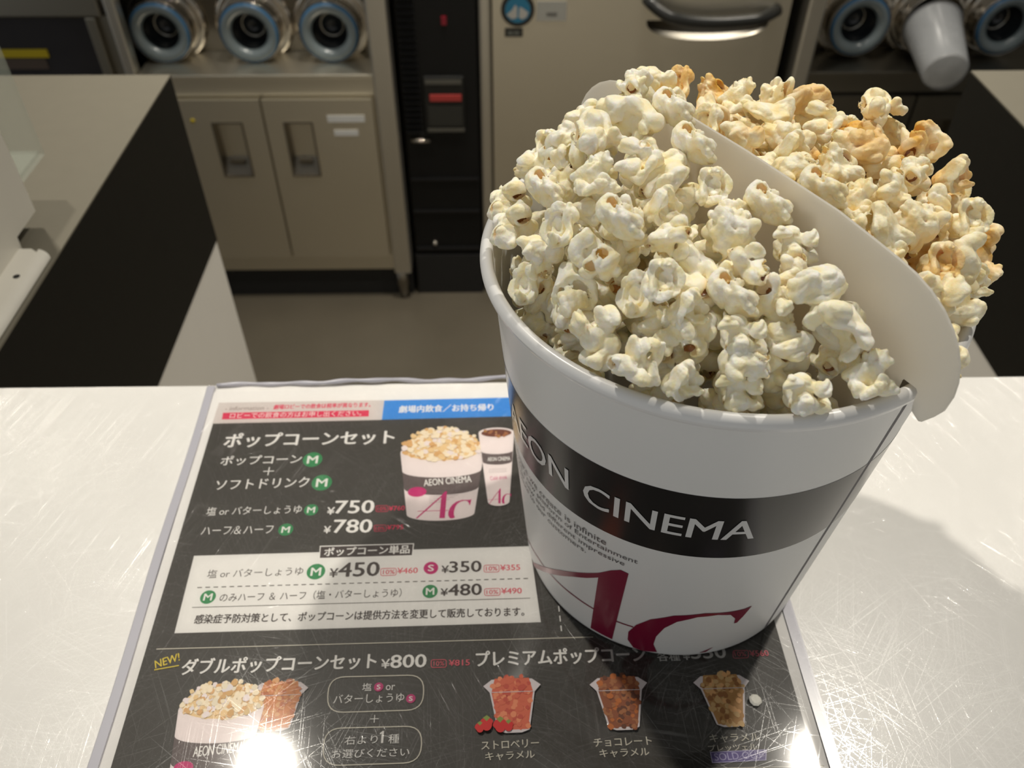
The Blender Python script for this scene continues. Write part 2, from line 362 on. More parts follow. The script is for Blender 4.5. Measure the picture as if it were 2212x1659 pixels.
def ring_frame(b, x0, x1, z0, z1, y, w, p):
    for q in ((x0-w, x1+w, z1, z1+w), (x0-w, x1+w, z0-w, z0), (x0-w, x0, z0, z1), (x1, x1+w, z0, z1)):
        b.box(q[0], q[1], y-p, y, q[2], q[3])

def drink_cabinet(lab, x0, x1, seam, dx0, dx1, post, holes, rings, st):
    t = thing('drink_cabinet', lab, 'cabinet', ((x0+x1)/2, YC+.25, FZ), 'steel drink cabinets')
    b = MB(); b.box(x0, x1, YC+.004, YC+.5, -.729, -.325); b.box(x0, x1, YC-.002, YC+.004, -.728, -.691); b.build('carcass', st, t)
    b = MB(); b.box(x0, x1, YC-.004, YC+.5, -.341, -.309); b.box(x0, x1, YC-.010, YC+.5, -.3085, -.301, bev=.0015); b.build('worktop', st, t)
    b = MB(); b.box(min(x0, min(r[0] for r in rings)-.073), x1, YC+.095, YC+.5, -.3005, .30); b.build('dispenser_panel', mat('mirror_steel', (.25, .225, .185), .18, 1., var=.1, vscale=8), t)
    b = MB(); b.box(post[0], post[1], YC-.018, YC+.5, -.73, .30, bev=.004); b.build('corner_post', steel('light_steel', (.70, .67, .60), .38), t)
    for (a, c, h) in ((dx0, seam-.002, holes[0]), (seam+.002, dx1, holes[1])):
        z0, z1 = -.496, -.390
        b = MB(); recessed_panel(b, a, c, -.688, -.345, YC-.014, h[0], h[1], z0, z1, .02); d = b.build('door', st, t, fix=False)
        b = MB(); pocket(b, h[0], h[1], z0, z1, YC-.014, .03); ring_frame(b, h[0], h[1], z0, z1, YC-.014, .003, .002)
        b.box(h[0]+.012, h[1]-.012, YC-.010, YC+.001, z0+.022, z0+.028); b.build('recessed_handle', M_STEELD, d, fix=False)
    b = MB(); b.box(x0, x1, YC+.006, YC+.45, FZ, -.7305); b.build('shade_block', M_DARK, t)['label'] = 'black block in place of the shade under the cabinet'  # near-black block put in for the shadowed gap under the cabinet
    for x in (x0+.02, x1-.02):
        b = MB(); b.lathe([(0, -.729), (.013, -.729), (.013, -.76), (.010, -.775), (.009, FZ), (0, FZ)], (x, YC-.005, 0), n=20); b.build('leg', M_STEELD, t)
    for (x, z) in rings:
        b = MB(); yp = YC+.095
        b.lathe([(.070, 0), (.071, .006), (.066, .013), (.059, .014), (.056, .012), (.054, .020), (.0545, .05), (.0537, .052), (.0527, .05), (.0525, .0005)], (x, yp, z), 'y', 56)
        b.build('cup_dispenser', M_CHROME, t)
    return t
M_GASK = mat('milky_plastic', (.17, .205, .215), .25, var=.15, vscale=60, coat=.4)
M_BLUE = mat('blue_plastic', (.06, .15, .27), .25, var=.1)
M_CUPIN = mat('smoked_plastic', (.02, .024, .028), .12, var=.1)
def cup_stack(x, z, lab):
    """A stack of cups seen into its mouth: rim, wall, base."""
    yp = YC+.095; t = thing('plastic_cup', lab, 'cup', (x, yp-.03, z), 'cups in the dispensers')
    b = MB(); b.lathe([(.0495, .045), (.0505, .052), (.0480, .0565), (.0435, .0575), (.038, .0555), (.0335, .052), (.0312, .046)], (x, yp, z), 'y', 48); b.build('rim', M_GASK, t)
    b = MB(); b.lathe([(.0497, .03), (.0500, .044)], (x, yp, z), 'y', 48); b.lathe([(.0502, .045), (.0514, .0475), (.0514, .0515), (.0500, .0555), (.0485, .0570), (.0478, .0572)], (x, yp, z), 'y', 48); b.build('rim_edge', M_BLUE, t)['label'] = 'blue outer edge'
    b = MB(); b.lathe([(.0312, .046), (.0305, .030), (.0295, .006), (.0240, .004), (.0235, .013), (.0190, .014), (.0182, .006), (0, .006)], (x, yp, z), 'y', 48); b.build('cup_wall', M_CUPIN, t)
    b = MB(); b.lathe([(.0242, .0052), (.0238, .0135), (.0190, .0145), (.0180, .0075)], (x, yp, z), 'y', 40); b.build('base_ring', mat('grey_metal', (.30, .29, .26), .16, 1.), t)
RL = [(-.588, -.247), (-.432, -.248), (-.291, -.248)]; RR = [(.652, -.240), (.782, -.240), (.915, -.240)]
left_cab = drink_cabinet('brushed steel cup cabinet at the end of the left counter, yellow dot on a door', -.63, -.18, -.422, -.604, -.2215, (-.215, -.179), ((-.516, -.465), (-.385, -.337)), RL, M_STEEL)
drink_cabinet('shade-darkened steel cup cabinet behind the heap of popcorn, right of the fridge', .533, 1.12, .770, .575, .985, (.530, .560), ((.668, .722), (.806, .850)), RR, steel('shaded_steel', (.22, .205, .17), .36))  # brushed steel with the dimness of the right side put into its colour
b = MB(); b.box(-.306, -.238, YC-.0150, YC-.0142, -.388, -.375); b.build('label_sticker', mat('pale_label', (.66, .66, .64), .4), left_cab)['label'] = 'long pale label'
b = MB(); b.box(-.297, -.253, YC-.0150, YC-.0142, -.415, -.404); b.build('label_sticker', MATS['pale_label'], left_cab)['label'] = 'short pale label'
b = MB(); b.lathe([(0, .0012), (.004, .0012), (.004, 0)], (-.5515, YC-.0142, -.384), 'y', 16); b.build('yellow_dot', mat('yellow_vinyl', (.55, .42, .01), .4), left_cab)
for (x, z), w in zip(RL, ('leftmost', 'middle', 'rightmost')): cup_stack(x, z, 'milky blue-rimmed cup stack in the %s dispenser of the left cabinet' % w)
cup_stack(*RR[0], 'milky blue-rimmed cup stack in the right cabinet, nearest the fridge')
cup_stack(*RR[2], 'milky blue-rimmed cup stack in the right cabinet, at the photo edge')
x, z = RR[1]; yp = YC+.095
t = thing('plastic_cup', 'frosted clear cup stack jutting out bottom first beside the fridge side', 'cup', (x, yp-.03, z), 'cups in the dispensers')
M_FROST = acrylic('frosted_plastic', .38, .25, (.56, .57, .585))
tl = Matrix.Rotation(math.radians(14), 3, 'X') @ Matrix.Rotation(math.radians(-6), 3, 'Z')
b = MB(); b.lathe([(.047, -.001), (.049, .0), (.049, .006), (.046, .008), (.037, .125), (.035, .129)], (x, yp-.052, z), 'y', 48, tilt=tl); b.build('cup_wall', M_FROST, t)
b = MB(); b.lathe([(.0455, .002), (.0362, .1235), (.030, .126), (0, .126)], (x, yp-.052, z), 'y', 48, tilt=tl); b.build('cup_base', mat('frosted_base', (.62, .63, .63), .3, var=.25, vscale=45), t)

# ---- black machine between cabinet and fridge
t = thing('ice_machine', 'narrow black machine with louvres and a red label, between cabinet and fridge', 'machine', (-.1, YC+.2, FZ))
b = MB(); b.box(-.170, -.029, YC+.012, YC+.5, -.70, .30, bev=.003); b.build('body', M_BLACK, t)
b = MB()
for i in range(44):
    z = -.425+i*.0115
    b.add([(-.166, YC+.0115, z), (-.136, YC+.0115, z), (-.136, YC+.004, z+.006), (-.166, YC+.004, z+.006), (-.136, YC+.0115, z+.0075), (-.166, YC+.0115, z+.0075)], [(0, 1, 2, 3), (3, 2, 4, 5)])
b.build('louvre_grille', mat('black_gloss', (.009, .009, .0095), .3), t)
b = MB(); b.box(-.128, -.055, YC+.004, YC+.0118, -.419, -.312, bev=.002); pn = b.build('control_panel', mat('charcoal_panel', (.011, .011, .010), .35), t)
b = MB(); b.box(-.125, -.059, YC+.0015, YC+.0038, -.325, -.3175); b.build('bezel_strip', mat('grey_strip', (.09, .085, .07), .4), pn)
b = MB(); b.box(-.125, -.057, YC+.0015, YC+.0038, -.417, -.411); b.build('bezel_strip', MATS['grey_strip'], pn)
b = MB(); b.box(-.118, -.060, YC+.001, YC+.0038, -.357, -.3445, bev=.0008); b.build('red_label', mat('red_vinyl', (.42, .045, .04), .4), pn)
b = MB(); b.box(-.122, -.060, YC+.002, YC+.0038, -.405, -.366); b.build('window', mat('window_plastic', (.03, .03, .026), .3), pn)
b = MB(); b.box(-.090, -.081, YC+.008, YC+.0118, -.222, -.208); b.build('indicator', mat('red_lens', (.22, .008, .02), .3), t)
b = MB(); b.tube([(-.158, YC+.004, -.436), (-.123, YC+.004, -.436)], .004, 12); b.build('latch', M_CHROME, t)
for z in (-.521, -.594, -.684):
    b = MB(); b.box(-.166, -.033, YC+.006, YC+.0118, z-.002, z+.002); b.build('seam_strip', MATS['black_gloss'], t)
b = MB(); b.lathe([(0, .008), (.004, .007), (.005, 0)], (-.127, YC+.0118, -.672), 'y', 16); b.build('screw', M_CHROME, t)
b = MB(); b.box(-.170, -.029, YC+.006, YC+.45, FZ, -.7005); b.build('shade_block', M_DARK, t)  # near-black block in place of the shade beneath the machine

# ---- refrigerator
t = thing('refrigerator', 'tall stainless refrigerator behind the bucket, with a round blue emblem', 'refrigerator', (.24, YC+.3, FZ))
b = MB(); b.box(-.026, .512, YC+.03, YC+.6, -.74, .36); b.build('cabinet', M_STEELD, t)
b = MB(); b.box(-.026, -.005, YC+.004, YC+.03, -.735, .36, bev=.005); b.build('side_trim', MATS['light_steel'], t)
hx0, hx1, hz, hd = .262, .474, -.212, .034
outer = [(-.002, -.70), (.506, -.70), (.506, .36), (-.002, .36)]
NP = 24; arc = [(hx0+(hx1-hx0)*.5*(1-math.cos(PI*i/NP)), hz-hd*math.sin(PI*i/NP)**.75) for i in range(NP+1)]
bm = bmesh.new(); vo = [bm.verts.new((x, YC, z)) for x, z in outer]; va = [bm.verts.new((x, YC, z)) for x, z in arc]
ed = [bm.edges.new((vo[i], vo[(i+1) % 4])) for i in range(4)]+[bm.edges.new((va[i], va[(i+1) % len(va)])) for i in range(len(va))]
bmesh.ops.triangle_fill(bm, use_beauty=True, edges=ed)
bm.verts.index_update(); b = MB(); b.add([v.co[:] for v in bm.verts], [[v.index for v in f.verts] for f in bm.faces]); bm.free()
V = [(x, y, z) for y in (YC, YC+.028) for x, z in outer]; b.add(V, [(i, (i+1) % 4, 4+(i+1) % 4, 4+i) for i in range(4)])
dr = b.build('door', M_STEEL, t)
b = MB(); K = 6; V = []; F = []
for k in range(K+1):
    s = k/K
    for (x, z) in arc:
        xm, zm = (hx0+hx1)/2, hz
        V.append((xm+(x-xm)*(1-.35*s*s), YC+.022*math.sin(s*PI/2), zm+(z-zm)*(1-.95*s)))
n = len(arc)
for k in range(K):
    for i in range(n-1): F.append((k*n+i, k*n+i+1, (k+1)*n+i+1, (k+1)*n+i))
b.add(V, F, 0, True); b.add([V[0], V[n-1], (V[n-1][0], YC+.024, hz), (V[0][0], YC+.024, hz)], [(0, 1, 2, 3)]); b.build('handle_pocket', steel('pocket_steel', (.34, .315, .27), .34), dr)
b = MB(); path = []
for i in range(25):
    s = i/24; x = .258+.225*s; path.append((x, YC-.002-.026*min(1, math.sin(PI*s)*2.2), -.195-.010*math.sin(PI*s)+.02*(1-s)**8))
b.tube(path, .0105, 14); b.build('handle_bar', mat('charcoal_plastic', (.02, .02, .018), .28), dr)
b = MB(); c = (.041, YC-.0002, -.193)
b.lathe([(.0285, .002), (.0285, 0)], c, 'y', 40); b.lathe([(0, .0019), (.0285, .0019)], c, 'y', 40, 0); lg = b.build('emblem', mat('emblem_black', (.02, .018, .014), .35), dr)
b = MB(); b.lathe([(0, .0024), (.0215, .0024)], c, 'y', 40); b.build('emblem_disc', mat('emblem_blue', (.02, .16, .27), .35), lg)
b = MB(); X, Y, Z = c; Y -= .0027
b.add([(X-.019, Y, Z-.008), (X-.010, Y, Z-.0005), (X-.004, Y, Z+.009), (X-.001, Y, Z+.004), (X-.001, Y, Z-.013), (X-.010, Y, Z-.0155)], [(0, 1, 2, 3, 4, 5)])
b.add([(X+.002, Y, Z-.013), (X+.003, Y, Z+.005), (X+.008, Y, Z+.003), (X+.018, Y, Z-.004), (X+.015, Y, Z-.012), (X+.008, Y, Z-.016)], [(0, 1, 2, 3, 4, 5)])
b.build('emblem_shape', mat('emblem_white', (.42, .40, .36), .4), lg)
b = MB(); b.box(.073, .124, YC-.0012, YC-.0002, -.212, -.1795); st = b.build('label_sticker', mat('grey_label', (.36, .35, .31), .45), dr); st['label'] = 'pale paper label'
b = MB(); b.box(.090, .108, YC-.0016, YC-.0012, -.203, -.198); b.build('print_mark', mat('label_ink', (.14, .135, .12), .5), st)
b = MB(); b.box(.019, .050, YC-.0015, YC-.0002, -.239, -.224, bev=.0004); st = b.build('name_plate', MATS['emblem_black'], dr)
b = MB(); b.box(.024, .033, YC-.0019, YC-.0015, -.236, -.229); b.box(.035, .044, YC-.0019, YC-.0015, -.236, -.229); b.build('print_mark', mat('plate_ink', (.10, .105, .09), .5), st)
for x in (.02, .46):
    b = MB(); b.lathe([(0, -.74), (.02, -.74), (.02, FZ), (0, FZ)], (x, YC+.09, 0), n=16); b.build('foot', M_BLACK, t)

# ---- display freezer far left
t = thing('display_freezer', 'dark-fronted freezer with a yellow strip, beyond the left counter', 'freezer', (-.95, YC+.3, FZ))
b = MB(); b.box(-1.4, -.663, YC+.02, YC+.6, FZ, .1); b.build('body', M_DARK, t)
b = MB(); b.box(-1.4, -.690, YC+.008, YC+.0195, -.70, -.203); b.build('front_panel', mat('dark_glass', (.035, .033, .036), .12, var=.5, vscale=5), t)
b = MB(); b.box(-1.4, -.660, YC-.004, YC+.0195, -.2025, -.165, bev=.003); b.box(-.6895, -.672, YC-.004, YC+.0195, -.75, -.203, bev=.002); b.box(-.671, -.645, YC+.006, YC+.0195, -.75, -.203); b.build('frame', steel('frame_steel', (.34, .32, .27), .4), t)
b = MB(); b.box(-.650, -.6315, YC-.006, YC+.0195, FZ, .1, bev=.003); b.build('corner_strip', MATS['light_steel'], t)
b = MB(); b.box(-.90, -.777, YC+.005, YC+.0079, -.274, -.260); b.build('yellow_strip', MATS['yellow_vinyl'], t)
b = MB(); b.box(-.90, -.785, YC+.006, YC+.0079, -.295, -.276); b.build('price_strip', mat('brown_strip', (.09, .065, .05), .5), t)
# ------------------------------------------------------------------ menu in its clear sleeve
AY = math.radians(-1.0118); CA, SA = math.cos(AY), math.sin(AY)
def ml(x, y, z): return (.001*(CA*x+SA*y), .001*(-SA*x+CA*y), z)     # sheet millimetres -> world
Z_PAPER, Z_INK, Z_FILM = .0010, .00104, .0021
INK = dict(pale=(.62, .57, .545), brown=(.24, .19, .17), red=(.66, .035, .10), white=(.82, .80, .77), green=(.035, .24, .085), paper2=(.78, .765, .74),
           tag=(.055, .04, .037), ink=(.06, .045, .04), red2=(.70, .11, .15), magenta=(.52, .02, .16), cream=(.66, .62, .52), yellow=(.72, .56, .05),
           lilac=(.48, .44, .68), purple=(.12, .085, .30), blue=(.045, .26, .68), board=(.052, .047, .040), pinkw=(.78, .70, .69), corn1=(.82, .72, .55),
           corn2=(.76, .56, .30), corn3=(.66, .40, .17), band=(.12, .09, .088), cola=(.16, .05, .03), tubw=(.62, .56, .57), straw1=(.62, .13, .07), straw2=(.74, .24, .12), straw3=(.52, .08, .05),
           choc1=(.26, .085, .04), choc2=(.35, .14, .06), choc3=(.13, .05, .03), car1=(.42, .22, .075), car2=(.56, .36, .16), car3=(.28, .12, .04), berry=(.58, .02, .02), leaf=(.22, .28, .06),
           orange1=(.58, .22, .06), orange2=(.46, .14, .04), orange3=(.66, .36, .15), greyt=(.36, .31, .31))
INKN = list(INK); MINK = [mat('ink_'+k, INK[k], .5, spec=.3, var=.025, vscale=150) for k in INKN]
def glyphs(body, bold=0.):
    cu = bpy.data.curves.new('g', 'FONT'); cu.body = body; cu.offset = .022*bold; cu.resolution_u = 3; cu.size = 1
    o = bpy.data.objects.new('g', cu); COL.objects.link(o); bpy.context.view_layer.update()
    me = bpy.data.meshes.new_from_object(o.evaluated_get(bpy.context.evaluated_depsgraph_get()))
    V = np.empty(len(me.vertices)*3); me.vertices.foreach_get('co', V); V = V.reshape(-1, 3)[:, :2]
    F = [tuple(p.vertices) for p in me.polygons]
    bpy.data.objects.remove(o); bpy.data.curves.remove(cu); bpy.data.meshes.remove(me)
    lo, hi = V.min(0), V.max(0); return (V-lo)/(hi-lo), F
class Print(MB):
    lev = 0
    def z(s): s.lev += 1; return Z_INK+s.lev*.0000015
    def poly(s, pts, col): z = s.z(); s.add([ml(x, y, z) for x, y in pts], [tuple(range(len(pts)))], INKN.index(col))
    def text(s, body, x0, y0, x1, y1, h, col, bold):
        V, F = glyphs(body); dx, dy = x1-x0, y1-y0; w = .030*bold*h
        for ox, oy in ([(0, 0)] if not bold else [(-w, 0), (w, 0), (0, w*.6), (0, -w*.6)]):
            z = s.z(); s.add([ml(x0+u*dx-v*h*dy/max(1, dx)+ox, y0+u*dy+v*h+oy, z) for u, v in V], F, INKN.index(col))
    def disc(s, x, y, rx, ry, col, n=28): s.poly([(x+rx*math.cos(2*PI*i/n), y+ry*math.sin(2*PI*i/n)) for i in range(n)], col)
    def line(s, a, b, col, w, dash=0):
        a, b = Vector(a), Vector(b); d = b-a; L = d.length; d.normalize(); nn = Vector((-d.y, d.x))*w*.5; t = 0; z = s.z()
        st = dash*1.7 if dash else L
        while t < L-1e-6:
            p, q = a+d*t, a+d*min(L, t+(dash or L)); s.add([ml(*v, z) for v in (p-nn, q-nn, q+nn, p+nn)], [(0, 1, 2, 3)], INKN.index(col)); t += st
    def outline(s, P, col, w, rad):
        pts = []
        for i in range(4):
            p, a, c = Vector(P[i]), Vector(P[i-1]), Vector(P[(i+1) % 4]); da, dc = (a-p).normalized(), (c-p).normalized()
            for k in range(7):
                t = k/6; pts.append((p+da*rad*(1-t)**2+dc*rad*t*t))
        n = len(pts); z = s.z(); V = []
        for i in range(n):
            t = (pts[(i+1) % n]-pts[i-1]).normalized(); m = Vector((-t.y, t.x))*w*.5; V += [ml(*(pts[i]+m), z), ml(*(pts[i]-m), z)]
        s.add(V, [(2*i, 2*i+1, (2*i+3) % (2*n), (2*i+2) % (2*n)) for i in range(n)], INKN.index(col))
LOGO_A = [(-165.5, .5), (-157, 12.5), (-148.5, 24.2), (-141, 34.5), (-134.6, 42.6), (-129, 49.6), (-124.6, 55.3), (-120.5, 62), (-117.4, 65.6), (-114.8, 65.0), (-117.5, 2.4), (-126.7, 2.6), (-124.6, 51.5), (-129, 45.5), (-134.6, 38.7), (-141, 29.8), (-148.5, 19.6), (-157, 8.5), (-162.5, .5)]
LOGO_C = [(-71.8, 41.7), (-74.3, 40.8), (-79.5, 41.2), (-88.2, 42.5), (-98.1, 39.4), (-105.3, 32.6), (-109.6, 24.4), (-111.9, 15.7), (-111.7, 8.0), (-109.1, 1.8), (-105.4, 1.0), (-100.2, 2.4), (-102.2, 9.7), (-102.0, 17.7), (-100.0, 27.1), (-96.5, 34.1), (-90.3, 39.1), (-83.7, 40.0), (-78.9, 38.1), (-76.2, 33.0), (-75.7, 28.2), (-74.6, 28.2), (-73.3, 33.2)]
RNG = random.Random(7)
def blobs(pr, inside, x0, x1, y0, y1, cols, r, n):
    for i in range(n):
        x, y = RNG.uniform(x0, x1), RNG.uniform(y0, y1)
        if inside(x, y):
            k = RNG.uniform(.7, 1.2)*r; m = 9; a0 = RNG.random()*6; c = RNG.choice(cols)
            pr.poly([(x+k*RNG.uniform(.75, 1.15)*math.cos(a0+2*PI*j/m), y+k*RNG.uniform(.75, 1.15)*math.sin(a0+2*PI*j/m)) for j in range(m)], c)
def ell(cx, cy, rx, ry, a0, a1, n=20): return [(cx+rx*math.cos(math.radians(a0+(a1-a0)*i/n)), cy+ry*math.sin(math.radians(a0+(a1-a0)*i/n))) for i in range(n+1)]
def pic_bucket(pr, cx, rim, rw, rh, base, bw, dome, b0, b1, logo=True):
    """A printed tub of popcorn: tapered body, dark band with lettering, red mark, popcorn dome."""
    def hw(y): return bw+(rw-bw)*(y-base)/(rim-base)
    pr.poly(ell(cx, base, bw, rh*.55, 180, 360)+ell(cx, rim, rw, rh, 0, 180), 'pinkw')
    def strip(y0, y1, col, k=.62):
        pr.poly(ell(cx, y0, hw(y0), rh*k, 180, 360)+ell(cx, y1, hw(y1), rh*k, 360, 180), col)
    strip(b0, b1, 'band')
    w = hw((b0+b1)/2); m = (b0+b1)/2-rh*.45
    pr.text('AEON CINEMA', cx-w*.45, m-rh*.14, cx+w*.78, m+rh*.1, (b1-b0)*.38, 'white', .4)
    pr.disc(cx-w*.62, b0-rh*.32, w*.24, rh*.4, 'magenta')
    for j in range(4): pr.line((cx-w*.3, b0-rh*(.75+.16*j)), (cx+w*(.45-.12*j), b0-rh*(.66+.16*j)), 'greyt', .25)
    if logo:
        k = bw*1.62/104; P = lambda q: [(cx+bw*.05+(p+122)*k*(1.15 if p < -126 else 1.1), base-rh*.52*math.sqrt(max(0, 1-((p+118)/75)**2))+z*k*1.02+.6) for p, z in q]
        pr.poly(P(LOGO_A), 'magenta'); pr.poly(P(LOGO_C), 'magenta'); pr.line(P([(-163, 17)])[0], P([(-112, 20)])[0], 'magenta', .35)
    pr.poly(ell(cx, rim, rw, rh, 0, 360, 36), 'pinkw')
    ins = lambda x, y: ((x-cx)/(rw*.95))**2+((y-rim-.3*rh)/(dome if y > rim+.3*rh else rh*1.0))**2 < 1
    pr.poly(ell(cx, rim+.2*rh, rw*.93, rh*.95, 180, 360)+ell(cx, rim+.2*rh, rw*.93, dome*.95, 0, 180), 'corn2')
    blobs(pr, ins, cx-rw, cx+rw, rim-rh, rim+dome+rh, ['corn1', 'corn1', 'pinkw', 'corn1', 'corn2', 'corn3'], rw*.075, 420)
def pic_tub(pr, cx, y0, y1, wt, wb, cols, n=150):
    """A printed clear tub with a flared lip, filled with coated popcorn."""
    ym = y1-4.2
    pr.poly([(cx-wb, y0+1.2), (cx-wb*.5, y0), (cx+wb*.5, y0), (cx+wb, y0+1.2), (cx+wt*.78, ym), (cx+wt, y1-1.2), (cx+wt*.7, y1+1.6), (cx-wt*.7, y1+1.6), (cx-wt, y1-1.2), (cx-wt*.78, ym)], 'tubw')
    def ins(x, y):
        h = (y-y0)/(ym-y0); return (abs(x-cx) < (wb+(wt*.78-wb)*h)-.9 if h <= 1 else abs(x-cx) < wt*.74-(y-ym)**2*.10)
    pr.poly([(cx-wb+.7, y0+1.3), (cx+wb-.7, y0+1.3), (cx+wt*.72, ym), (cx+wt*.6, y1+2), (cx-wt*.6, y1+2), (cx-wt*.72, ym)], cols[0])
    blobs(pr, ins, cx-wt, cx+wt, y0+.9, y1+3.0, cols, 1.25, n)
    pr.line((cx-wt*.75, ym), (cx+wt*.75, ym), 'tubw', .25)

sheet = thing('menu_sheet', 'printed price menu in a clear plastic sleeve lying under the popcorn bucket', 'menu', ml(-12, 180, 0))
b = MB(); b.prism([ml(x, y, .0004) for x, y in ((-158.6, -40), (133.4, -40), (133.4, 357), (-158.6, 357))], (0, 0, Z_PAPER-.0004)); b.build('paper', mat('menu_paper', (.80, .785, .765), .55, var=.01), sheet)
P = Print()
P.poly([(-153.8, -30), (128.6, -30), (128.6, 331.6), (-153.8, 331.6)], 'board')
P.poly([(-59.6, 331.4), (128.6, 331.8), (128.6, 346.6), (-59.3, 346.7)], 'blue')
PIC = Print(); PIC.lev = 60
pic_bucket(PIC, -25, 306, 22.7, 8.2, 264.5, 17.2, 15.5, 281.5, 293.2)
# drinks cup beside it
cx = 4.6; PIC.poly(ell(cx, 271, 5.6, 3, 180, 360)+ell(cx, 318.5, 9.9, 3.8, 0, 180), 'pinkw')
PIC.poly(ell(cx, 298, 7.9, 2.4, 180, 360)+ell(cx, 305.5, 8.5, 2.4, 360, 180), 'band'); PIC.text('AEON CINEMA', -.6, 298.2, 11.6, 298.4, 2.8, 'white', .4)
for j in range(3): PIC.line((-.2, 292.5-1.1*j), (9.5, 292.8-1.1*j), 'greyt', .2)
PIC.text('Cold drink', .6, 285, 9.6, 285.6, 2.6, 'magenta', 0)
_q = lambda L: [(cx+.4+(p+122)*.125, 269.2+z*.155) for p, z in L]; PIC.poly(_q(LOGO_A), 'magenta'); PIC.poly(_q(LOGO_C), 'magenta'); PIC.line((-1.2, 272), (6, 272.4), 'magenta', .2)
PIC.poly(ell(cx, 318.8, 9.9, 3.9, 0, 360, 32), 'pinkw'); PIC.poly(ell(cx, 318.6, 8.4, 2.9, 0, 360, 32), 'cola')
blobs(PIC, lambda x, y: ((x-cx)/8)**2+((y-318.6)/2.6)**2 < 1, -4, 13, 316, 322, ['choc2', 'cola', 'car1'], 1.1, 22)
pic_tub(PIC, -91.3, 155, 174.6, 11.9, 6.6, ['orange1', 'orange1', 'orange2', 'orange3'], 190)
pic_bucket(PIC, -114.6, 165.5, 17.8, 6.0, 134, 14.5, 10.5, 143.5, 154.5, False)
pic_tub(PIC, 7.7, 150.6, 172.3, 12.3, 6.6, ['straw1', 'straw1', 'straw2', 'straw3'], 190)
pic_tub(PIC, 53.3, 150.0, 171.3, 12.4, 6.4, ['choc1', 'choc2', 'choc2', 'choc3', 'orange2'], 190)
pic_tub(PIC, 97.6, 149.6, 170.5, 12.1, 5.9, ['car1', 'car2', 'car2', 'car3', 'orange3'], 190)
for x, y, r in ((-3.4, 154.4, 3.0), (2.2, 153.6, 3.1), (-6.2, 153.0, 2.2), (5.6, 153.2, 2.3)):
    PIC.poly([(x+r*math.cos(a)*(1 if math.sin(a) > 0 else .75), y+r*math.sin(a)*.95) for a in [2*PI*i/16 for i in range(16)]], 'berry')
    PIC.poly([(x-r*.5, y+r*.9), (x, y+r*.4), (x+r*.5, y+r*.9), (x+.1, y+r*1.25)], 'leaf')
TX = Print(); TX.lev = 2
for e in PRINT:
    if e[0] == 'p': TX.poly(e[1], e[2])
    elif e[0] == 't' and e[1] == '1':
        x, y, h = (e[2]+e[4])/2, e[3], e[6]; TX.poly([(x-.2*h, y+.72*h), (x-.2*h, y+.84*h), (x+.02*h, y+h), (x+.12*h, y+h), (x+.12*h, y), (x-.06*h, y), (x-.06*h, y+.78*h)], e[7])
    elif e[0] == 't': TX.text(*e[1:])
    elif e[0] == 'c':
        TX.disc(e[1], e[2], e[3], e[3], e[4]); r = e[3]; w = r*(1.05 if e[5] == 'M' else .75)
        TX.text(e[5], e[1]-w/2, e[2]-r*.5, e[1]+w/2, e[2]-r*.5, r, 'white', 1.2)
    elif e[0] == 'b': TX.outline(e[1], e[2], e[3], e[4])
    elif e[0] == 'l': TX.line(*e[1:])
P.build('printed_ground', MINK, sheet, fix=False); TX.build('lettering', MINK, sheet, fix=False)['label'] = 'white, red and dark menu lettering'
PIC.build('printed_pictures', MINK, sheet, fix=False)['label'] = 'pictures of popcorn tubs and a drink'
# clear sleeve: top film, welded edge, folded far lip
M_FILM = clear_film('sleeve_film', (.98, .98, .985), .08, .035, .35)
b = MB()
ys = np.linspace(-42, 362.6, 30); xs = [-163.0, -158.2, -150, -75, 0, 70, 128, 133.6, 138.6]
for y in ys:
    for x in xs:
        edge = x in (xs[0], xs[-1]); z = Z_FILM-.0008*(1 if edge else 0)
        b.v.append(ml(x+(.35*math.sin(y*.045) if x < -150 else 0), y, z))
nx = len(xs)
for j in range(len(ys)-1):
    for i in range(nx-1): b.f.append((j*nx+i, j*nx+i+1, (j+1)*nx+i+1, (j+1)*nx+i)); b.m.append(0); b.sm.append(True)
b.build('clear_film', M_FILM, sheet)['label'] = 'clear scratched film'
M_WELD = mat('sleeve_edge', (.50, .495, .56), .3, spec=.5, var=.03, vscale=40, coat=.3)
b = MB()
def strip(pts):
    b.prism([ml(x, y, .0003) for x, y in pts], (0, 0, .0011))
L = [(-163.2+.35*math.sin(y*.045), y) for y in np.linspace(-42, 361, 40)]
V = []
for x, y in L: V += [ml(x, y, .0003), ml(x, y, .0014), ml(x+.6, y, .0020), ml(x+4.6, y, .0021), ml(x+4.6, y, .0003)]
b.add(V, [(5*i+k, 5*i+(k+1) % 5, 5*i+5+(k+1) % 5, 5*i+5+k) for i in range(len(L)-1) for k in range(5)])
strip([(133.8, -42), (138.8, -42), (138.8, 361), (133.8, 361)])
b.tube([ml(x, 362.5+.5*math.sin(x*.08)+.4*math.sin(x*.21), .0016+.0007*math.sin(x*.06)) for x in np.linspace(-158, 134, 90)], [.0010+.0005*math.sin(i*.5)**2 for i in range(90)], 10)
b.build('welded_edge', M_WELD, sheet)['label'] = 'lavender-grey welded sleeve edge'
b = MB(); cxy = ml(110.2, 160.6, 0)  # small pale eight-sided piece raised on the film
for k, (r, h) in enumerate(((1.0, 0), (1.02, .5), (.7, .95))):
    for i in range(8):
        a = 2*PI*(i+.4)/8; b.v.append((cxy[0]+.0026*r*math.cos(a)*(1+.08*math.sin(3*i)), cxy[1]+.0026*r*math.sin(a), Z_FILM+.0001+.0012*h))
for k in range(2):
    for i in range(8): b.f.append((k*8+i, k*8+(i+1) % 8, k*8+8+(i+1) % 8, k*8+8+i)); b.m.append(0); b.sm.append(False)
